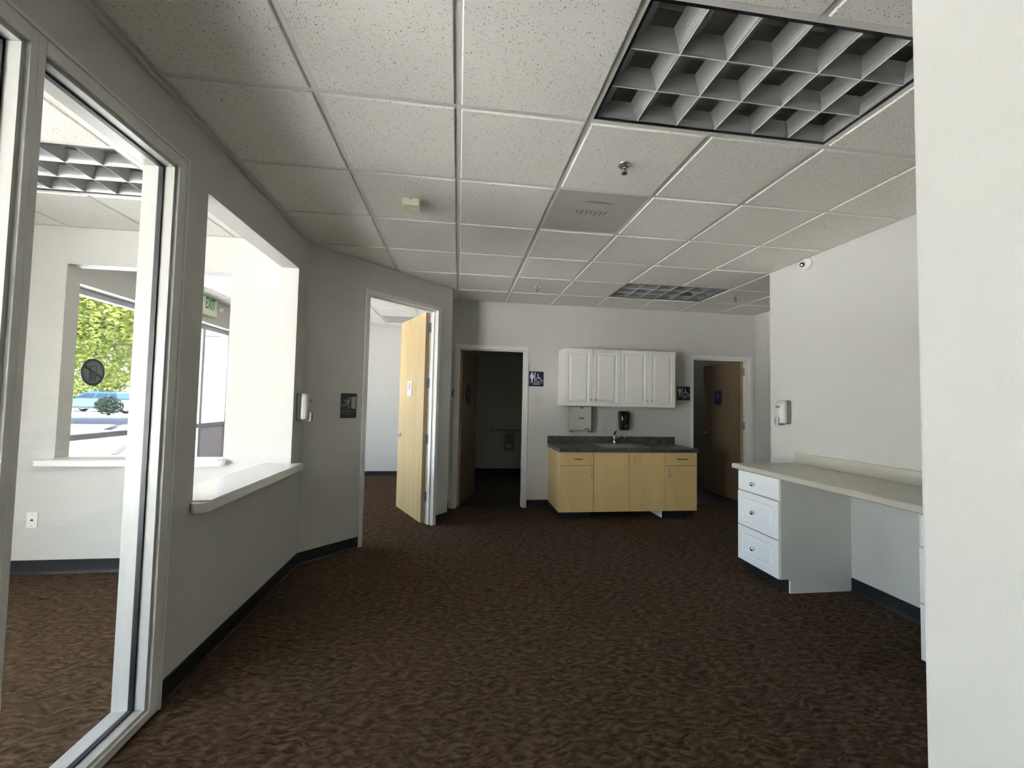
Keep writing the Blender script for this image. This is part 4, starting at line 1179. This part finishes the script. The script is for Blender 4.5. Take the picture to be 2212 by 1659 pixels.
# restroom fittings
gb = thing("grab_bar", "long steel grab bar on the dim restroom wall", "grab bar", (0, 5.80, 0.858), 0)
MB().tube([(0.665, -0.002, 0), (0.665, -0.030, 0), (0.680, -0.045, 0), (0.72, -0.050, 0), (1.50, -0.050, 0), (1.56, -0.045, 0), (1.575, -0.030, 0), (1.575, -0.002, 0)], 0.016, 12).build("bar", "nickel", gb)
for xx in (0.665, 1.575):
    MB().rev([(0.0, -0.001), (0.040, -0.001), (0.040, -0.006), (0.018, -0.012)], c=(xx, 0, 0), axis='y', n=20).build("flange", "nickel", gb)
tp = thing("toilet_paper_dispenser", "steel double toilet roll dispenser below the grab bar", "dispenser", (0.985, 5.80, 0.495), 0)
m = MB(); m.box(-0.085, 0.085, -0.09, -0.001, 0.135, 0.30); m.box(-0.085, -0.062, -0.09, -0.001, 0.0, 0.135); m.box(0.062, 0.085, -0.09, -0.001, 0.0, 0.135); m.box(-0.062, 0.062, -0.012, -0.001, 0.0, 0.135); m.box(-0.062, 0.062, -0.09, -0.06, 0.0, 0.014)
m.build("case", "steel_dim", tp)
MB().rev([(0.0, -0.055), (0.048, -0.055), (0.048, 0.055), (0.0, 0.055)], c=(0, -0.064, 0.078), axis='x', n=20).build("roll", "paper", tp)

# ------------------------------------------------------------------ built-in desk
# local frame: X = -y from the far end, front -Y = toward the corridor
def desk_cabinet(label, y_far, y_near):
    c = thing("desk_drawer_cabinet", label, "cabinet", (XR, y_far, 0), -R90, "white desk drawer cabinets")
    W = y_far - y_near
    D = 0.592
    P = [(-0.001, 0.0), (-0.520, 0.0), (-0.520, 0.085), (-0.514, 0.098), (-0.500, 0.102), (-D, 0.102), (-D, 0.846), (-0.001, 0.846)]
    P = [(-0.001, 0.0), (-0.516, 0.0), (-0.516, 0.088), (-0.524, 0.101), (-0.535, 0.104), (-D, 0.104), (-D, 0.846), (-0.001, 0.846)]
    MB().box(0.0, 0.016, -D, -0.001, 0.104, 0.846).build("side_panel", "desk_side", c)
    MB().prism([(q[0], q[1]) for q in P], W - 0.016, W, 'x').build("side_panel", "desk_side", c)
    m = MB(); m.box(0.016, W - 0.016, -D, -0.010, 0.104, 0.120); m.box(0.016, W - 0.016, -0.010, -0.001, 0.104, 0.846)
    m.build("carcass", "desk_side", c)
    MB().box(0.010, W - 0.016, -0.520, -0.505, 0.0, 0.103).box(0.0, 0.010, -0.520, -0.001, 0.0, 0.103).build("toe_kick", "black_base", c)
    fy = -D - 0.0195
    for z0, z1, flat in ((0.681, 0.843, True), (0.392, 0.675, False), (0.104, 0.386, False)):
        if flat:
            rings = [(0.0, fy + 0.006), (0.010, fy + 0.001), (0.013, fy)]
        else:
            rings = [(0.0, fy + 0.004), (0.003, fy), (0.046, fy), (0.050, fy + 0.002), (0.058, fy + 0.006), (0.066, fy + 0.0055), (0.084, fy + 0.001), (0.088, fy)]
        d = MB().relief(0.002, W - 0.003, z0, z1, -D - 0.001, rings).build("drawer", "desk_white", c)
        knob(d, W * 0.43, fy, (z0 + z1) / 2 - 0.006, 0.0165, "chrome")
    return c
desk_cabinet("white three-drawer desk cabinet at the far end of the desk", 1.474, 1.020)
desk_cabinet("second white desk cabinet, just a sliver beside the projecting wall", 0.075, -0.385)
dk = thing("desk_worktop", "long beige laminate desk top along the white wall", "desk", (XR, 1.535, 0), -R90)
L = 1.535 + 1.156
MB().prism([(-0.001, 0.848), (-0.616, 0.848), (-0.622, 0.853), (-0.622, 0.884), (-0.615, 0.890), (-0.001, 0.890)], 0, L, 'x').build("slab", "desk_laminate", dk)
MB().prism([(-0.001, 0.8905), (-0.020, 0.8905), (-0.020, 0.980), (-0.015, 0.986), (-0.001, 0.986)], 0, L, 'x').build("backsplash", "desk_laminate", dk)

# ------------------------------------------------------------------ outdoors
gd = MB().box(-90, 40, -60, 90, -0.30, -0.06).build("ground", "concrete")
struct(gd, "sunlit pale parking lot outside the window", "ground")
# building wing outside and roof edge
wg = thing("building_wing", "sunlit cream stucco wing of the building outside the window", "building", (-4.6, 7.6, -0.06), 0)
MB().box(-0.25, 0.96, -1.0, 3.0, 0, 3.9).build("stucco_wall", "stucco_cream", wg)
MB().box(-0.30, 0.96, -1.04, 3.0, 3.9, 4.1).build("parapet", "stucco_cream", wg)
MB().box(-0.252, 0.96, -1.004, -0.999, 2.55, 2.565).build("score_line", "line_dark", wg)
# dark lines running diagonally over the ground
for k, (a, b, w) in enumerate((((-16.9, 21.9), (-13.6, 16.4), 0.22), ((-9.3, 11.4), (-7.9, 9.0), 0.12))):
    dx, dy = b[0] - a[0], b[1] - a[1]; LL = math.hypot(dx, dy)
    o = MB().box(0, LL, -w / 2, w / 2, 0.0, 0.03).build("pavement_line", "line_dark")
    o.location = (a[0], a[1], -0.06); o.rotation_euler = (0, 0, math.atan2(dy, dx))
    tag(o, ("farther" if k == 0 else "nearer") + " dark diagonal line across the parking pavement", "pavement line")
av = MB().box(-40, -15, 19.6, 27.0, 0.0, 0.02).build("shaded_road_strip", "asphalt"); av.location = (0, 0, -0.06)  # asphalt coloured dark to stand in for the tree shadow lying on it
struct(av, "asphalt lane in front of the parked cars, coloured dark as tree shadow", "road")

def car(name, label, paint, loc, rotz, L=4.5, H=1.55):
    c = thing(name, label, "car", loc, rotz)
    k = L / 4.5; hz = H / 1.55
    body = [(-2.22, .32), (-2.25, .55), (-2.20, .80), (-1.95, .92), (-1.10, 1.00), (-0.95, 1.03), (1.75, 1.03), (2.15, .98), (2.24, .75), (2.22, .34), (1.85, .26), (-1.85, .26)]
    bm = bmesh.new()
    def loop(pts, y, s=1.0):
        return [bm.verts.new((x * k, y, z * hz)) for x, z in pts]
    r0 = loop(body, -0.86); r1 = loop(body, -0.92); r2 = loop(body, 0.92); r3 = loop(body, 0.86)
    cx, cz = 0, .65
    for q in r0 + r3:
        q.co.x *= 0.985; q.co.z = (q.co.z - cz) * 0.94 + cz
    # order: inner-left rim, outer left ... loft
    r0_ = r0; 
    seq = [r0, r1, r2, r3]
    seq[0], seq[1] = r1, r0
    bm.faces.new(r0[::-1])
    for a, b in ((r0, r1),): pass
    n = len(body)
    # side caps slightly inset outward profile
    for q in r0: q.co.y = -0.94
    for q in r3: q.co.y = 0.94
    for a, b in ((r0, r1), (r1, r2), (r2, r3)):
        for i in range(n): bm.faces.new((a[i], a[(i + 1) % n], b[(i + 1) % n], b[i]))
    bm.faces.new(r3)
    bmesh.ops.recalc_face_normals(bm, faces=bm.faces)
    m = MB(); m.from_bm(bm); m.build("body", paint, c)
    gh = [(-1.02, 1.02), (-0.25, 1.46), (0.1, 1.53), (1.35, 1.53), (1.85, 1.40), (2.05, 1.02)]
    V = []; 
    for y, w in ((-0.86, 0), (-0.70, 1), (0.70, 1), (0.86, 0)):
        pass
    bm = bmesh.new()
    lo = [bm.verts.new((x * k, -0.87, 1.02 * hz)) for x in (-1.02, 2.05)] + [bm.verts.new((x * k, 0.87, 1.02 * hz)) for x in (2.05, -1.02)]
    mid = [bm.verts.new((x * k, y, z * hz)) for x, y, z in ((-0.30, -0.70, 1.47), (1.80, -0.70, 1.45), (1.80, 0.70, 1.45), (-0.30, 0.70, 1.47))]
    hi = [bm.verts.new((x * k, y, z * hz)) for x, y, z in ((-0.02, -0.60, 1.55), (1.55, -0.60, 1.55), (1.55, 0.60, 1.55), (-0.02, 0.60, 1.55))]
    for a, b in ((lo, mid), (mid, hi)):
        for i in range(4): bm.faces.new((a[i], a[(i + 1) % 4], b[(i + 1) % 4], b[i]))
    bm.faces.new(hi)
    m = MB(); m.from_bm(bm); m.build("cabin", paint, c)
    for s in (-1, 1):
        def gp(x, t): return (x * k, s * (0.878 - 0.17 * t), (1.02 + 0.45 * t) * hz)
        for a0, a1, b0, b1 in ((-0.80, 0.35, -0.27, 0.38), (0.42, 1.22, 0.45, 1.20), (1.29, 1.86, 1.27, 1.66)):
            m = MB().add([gp(a0, .10), gp(a1, .10), gp(b1, .86), gp(b0, .86), *[(p[0], p[1] - s * 0.01, p[2]) for p in (gp(a0, .10), gp(a1, .10), gp(b1, .86), gp(b0, .86))]],
                         [(0, 1, 2, 3), (4, 5, 6, 7), (0, 1, 5, 4), (1, 2, 6, 5), (2, 3, 7, 6), (3, 0, 4, 7)])
            m.build("side_window", "car_glass", c)
        MB().box(-0.88 * k, -0.74 * k, s * 0.92, s * 1.06, 1.02 * hz, 1.13 * hz, 0.02).build("mirror", "car_black", c)
        MB().box(-1.2 * k, 1.2 * k, s * 0.935, s * 0.945, 0.30, 0.42).build("rocker_trim", "car_black", c)
        MB().tube([(0.0, s * 0.62, 1.57 * hz), (0.1, s * 0.62, 1.60 * hz), (1.5 * k, s * 0.62, 1.60 * hz), (1.6 * k, s * 0.62, 1.57 * hz)], 0.015, 6).build("roof_rail", "car_black", c)
        for xx in (-1.42, 1.42):
            w = MB().rev([(0.0, -0.11), (0.29, -0.11), (0.34, -0.08), (0.34, 0.08), (0.29, 0.11), (0.0, 0.11)], c=(xx * k, s * 0.86, 0.34), axis='y', n=24).build("wheel", "car_black", c)
            MB().rev([(0.0, -0.125), (0.20, -0.125), (0.23, -0.112), (0.23, 0.112), (0.20, 0.125), (0.0, 0.125)], c=(xx * k, s * 0.86, 0.34), axis='y', n=18).build("rim", "car_rim", w)
    MB().box(-2.255 * k, -2.20 * k, -0.8, -0.45, .66, .78).box(-2.255 * k, -2.20 * k, 0.45, 0.8, .66, .78).build("headlight", "car_glass", c)
    MB().box(2.20 * k, 2.25 * k, -0.85, -0.55, .72, .90).box(2.20 * k, 2.25 * k, 0.55, 0.85, .72, .90).build("taillight", "red_print", c)
    return c
car("parked_car", "bright blue parked car seen side-on across the lot", "car_blue", (-27.35, 33.6, -0.06), math.radians(4))
car("parked_car", "white parked car partly hidden behind the window frame", "car_white", (-22.3, 32.2, -0.06), math.radians(62))

def leaf_blob(name, parent, mat, blobs, n, size, seed, flat=0.0):
    # leaves scattered through ellipsoids, mostly near their surface
    r = random.Random(seed)
    V = []; F = []
    wsum = sum(b[3] * b[4] * b[5] for b in blobs)
    for b in blobs:
        cx, cy, cz, rx, ry, rz = b
        for _ in range(int(n * rx * ry * rz / wsum)):
            while True:
                x, y, z = r.uniform(-1, 1), r.uniform(-1, 1), r.uniform(-1, 1)
                d = x * x + y * y + z * z
                if 0.12 < d < 1: break
            p = Vector((cx + x * rx, cy + y * ry, cz + z * rz))
            a = Vector((r.gauss(0, 1), r.gauss(0, 1), r.gauss(0, 0.6))).normalized()
            q = a.cross(Vector((r.gauss(0, 1), r.gauss(0, 1), r.gauss(0, 1)))).normalized()
            s = size * r.uniform(0.6, 1.3)
            o = len(V)
            V += [p - a * s, p + q * s * .45, p + a * s, p - q * s * .45]
            F.append((o, o + 1, o + 2, o + 3))
    m = MB(); m.add(V, F)
    me = bpy.data.meshes.new(name); me.from_pydata([tuple(v) for v in V], [], F); me.materials.append(MATS[mat])
    return link_mesh(name, me, parent)
def tree(label, loc, trunk_h, blobs, n, size, mat, seed, name="tree"):
    t = thing(name, label, "tree", loc, 0, "trees across the lot")
    MB().tube([(0, 0, 0), (0.05, 0.02, trunk_h * .5), (0.0, 0.05, trunk_h), (0.1, 0.0, trunk_h * 1.6)], [0.22, 0.17, 0.14, 0.05], 10).build("trunk", "bark", t)
    for k in range(5):
        a = 2 * PI * k / 5 + seed
        MB().tube([(0, 0.03, trunk_h * .9), (0.8 * math.cos(a), 0.8 * math.sin(a), trunk_h * 1.3), (2.0 * math.cos(a), 2.0 * math.sin(a), trunk_h * 1.7)], [0.10, 0.06, 0.02], 8).build("branch", "bark", t)
    leaf_blob("foliage", t, mat, blobs, n, size, seed)
    return t
tree("large yellow-green leafy tree behind the no-phone sticker", (-10.2, 13.6, -0.06), 2.2,
     [(0, 0, 4.6, 3.8, 3.2, 2.7), (-1.8, 0.8, 3.1, 2.2, 2.2, 1.4), (1.5, -0.6, 3.8, 2.2, 2.2, 1.9), (-2.6, -.4, 4.9, 2.2, 2.2, 2.2)], 44000, 0.078, "leaf_bright", 3)
tree("second leafy tree farther along the lot", (-18.6, 17.2, -0.06), 2.6,
     [(0, 0, 5.6, 4.6, 4.2, 3.6), (2.2, 0.5, 4.0, 2.6, 2.6, 1.6)], 24000, 0.11, "leaf_mid", 5)
for k, (x, y, rx, rz) in enumerate(((-33.6, 41.0, 2.6, 1.9), (-27.2, 40.2, 2.6, 2.1), (-39.5, 37.0, 2.6, 1.8))):
    b = thing("hedge_bush", ["broad pale bush behind the blue car", "tall pale bush behind the rear of the blue car", "pale bush ahead of the blue car"][k], "bush", (x, y, -0.06), 0, "bushes behind the cars")
    MB().tube([(0, 0, 0), (0, 0, 0.5), (0.1, 0, 1.2)], [0.12, 0.1, 0.05], 8).build("stem", "bark", b)
    leaf_blob("foliage", b, "leaf_bright", [(0, 0, rz * .95, rx, 1.6, rz), (rx * .5, 0.2, rz * 1.4, rx * .6, 1.4, rz * .6)], 3800, 0.16, 20 + k)
sh = thing("round_shrub", "dark green clipped shrub in front of the blue car", "shrub", (-22.3, 28.0, -0.06), 0)
MB().tube([(0, 0, 0), (0, 0, 0.35)], 0.08, 8).build("stem", "bark", sh)
leaf_blob("foliage", sh, "leaf_dark", [(0, 0, 0.62, 0.72, 0.7, 0.58)], 2600, 0.07, 31)
rf = thing("distant_roof", "low building with red-brown roof beyond the white car", "building", (-30.0, 45.5, -0.06), math.radians(20))
MB().box(-2.2, 2.2, -1.5, 1.5, 0, 1.5).build("wall", "stucco_cream", rf)
MB().prism([(-2.5, 1.5), (2.5, 1.5), (0.6, 2.4), (-0.6, 2.4)], -1.7, 1.7).build("roof", "roof_terracotta", rf)
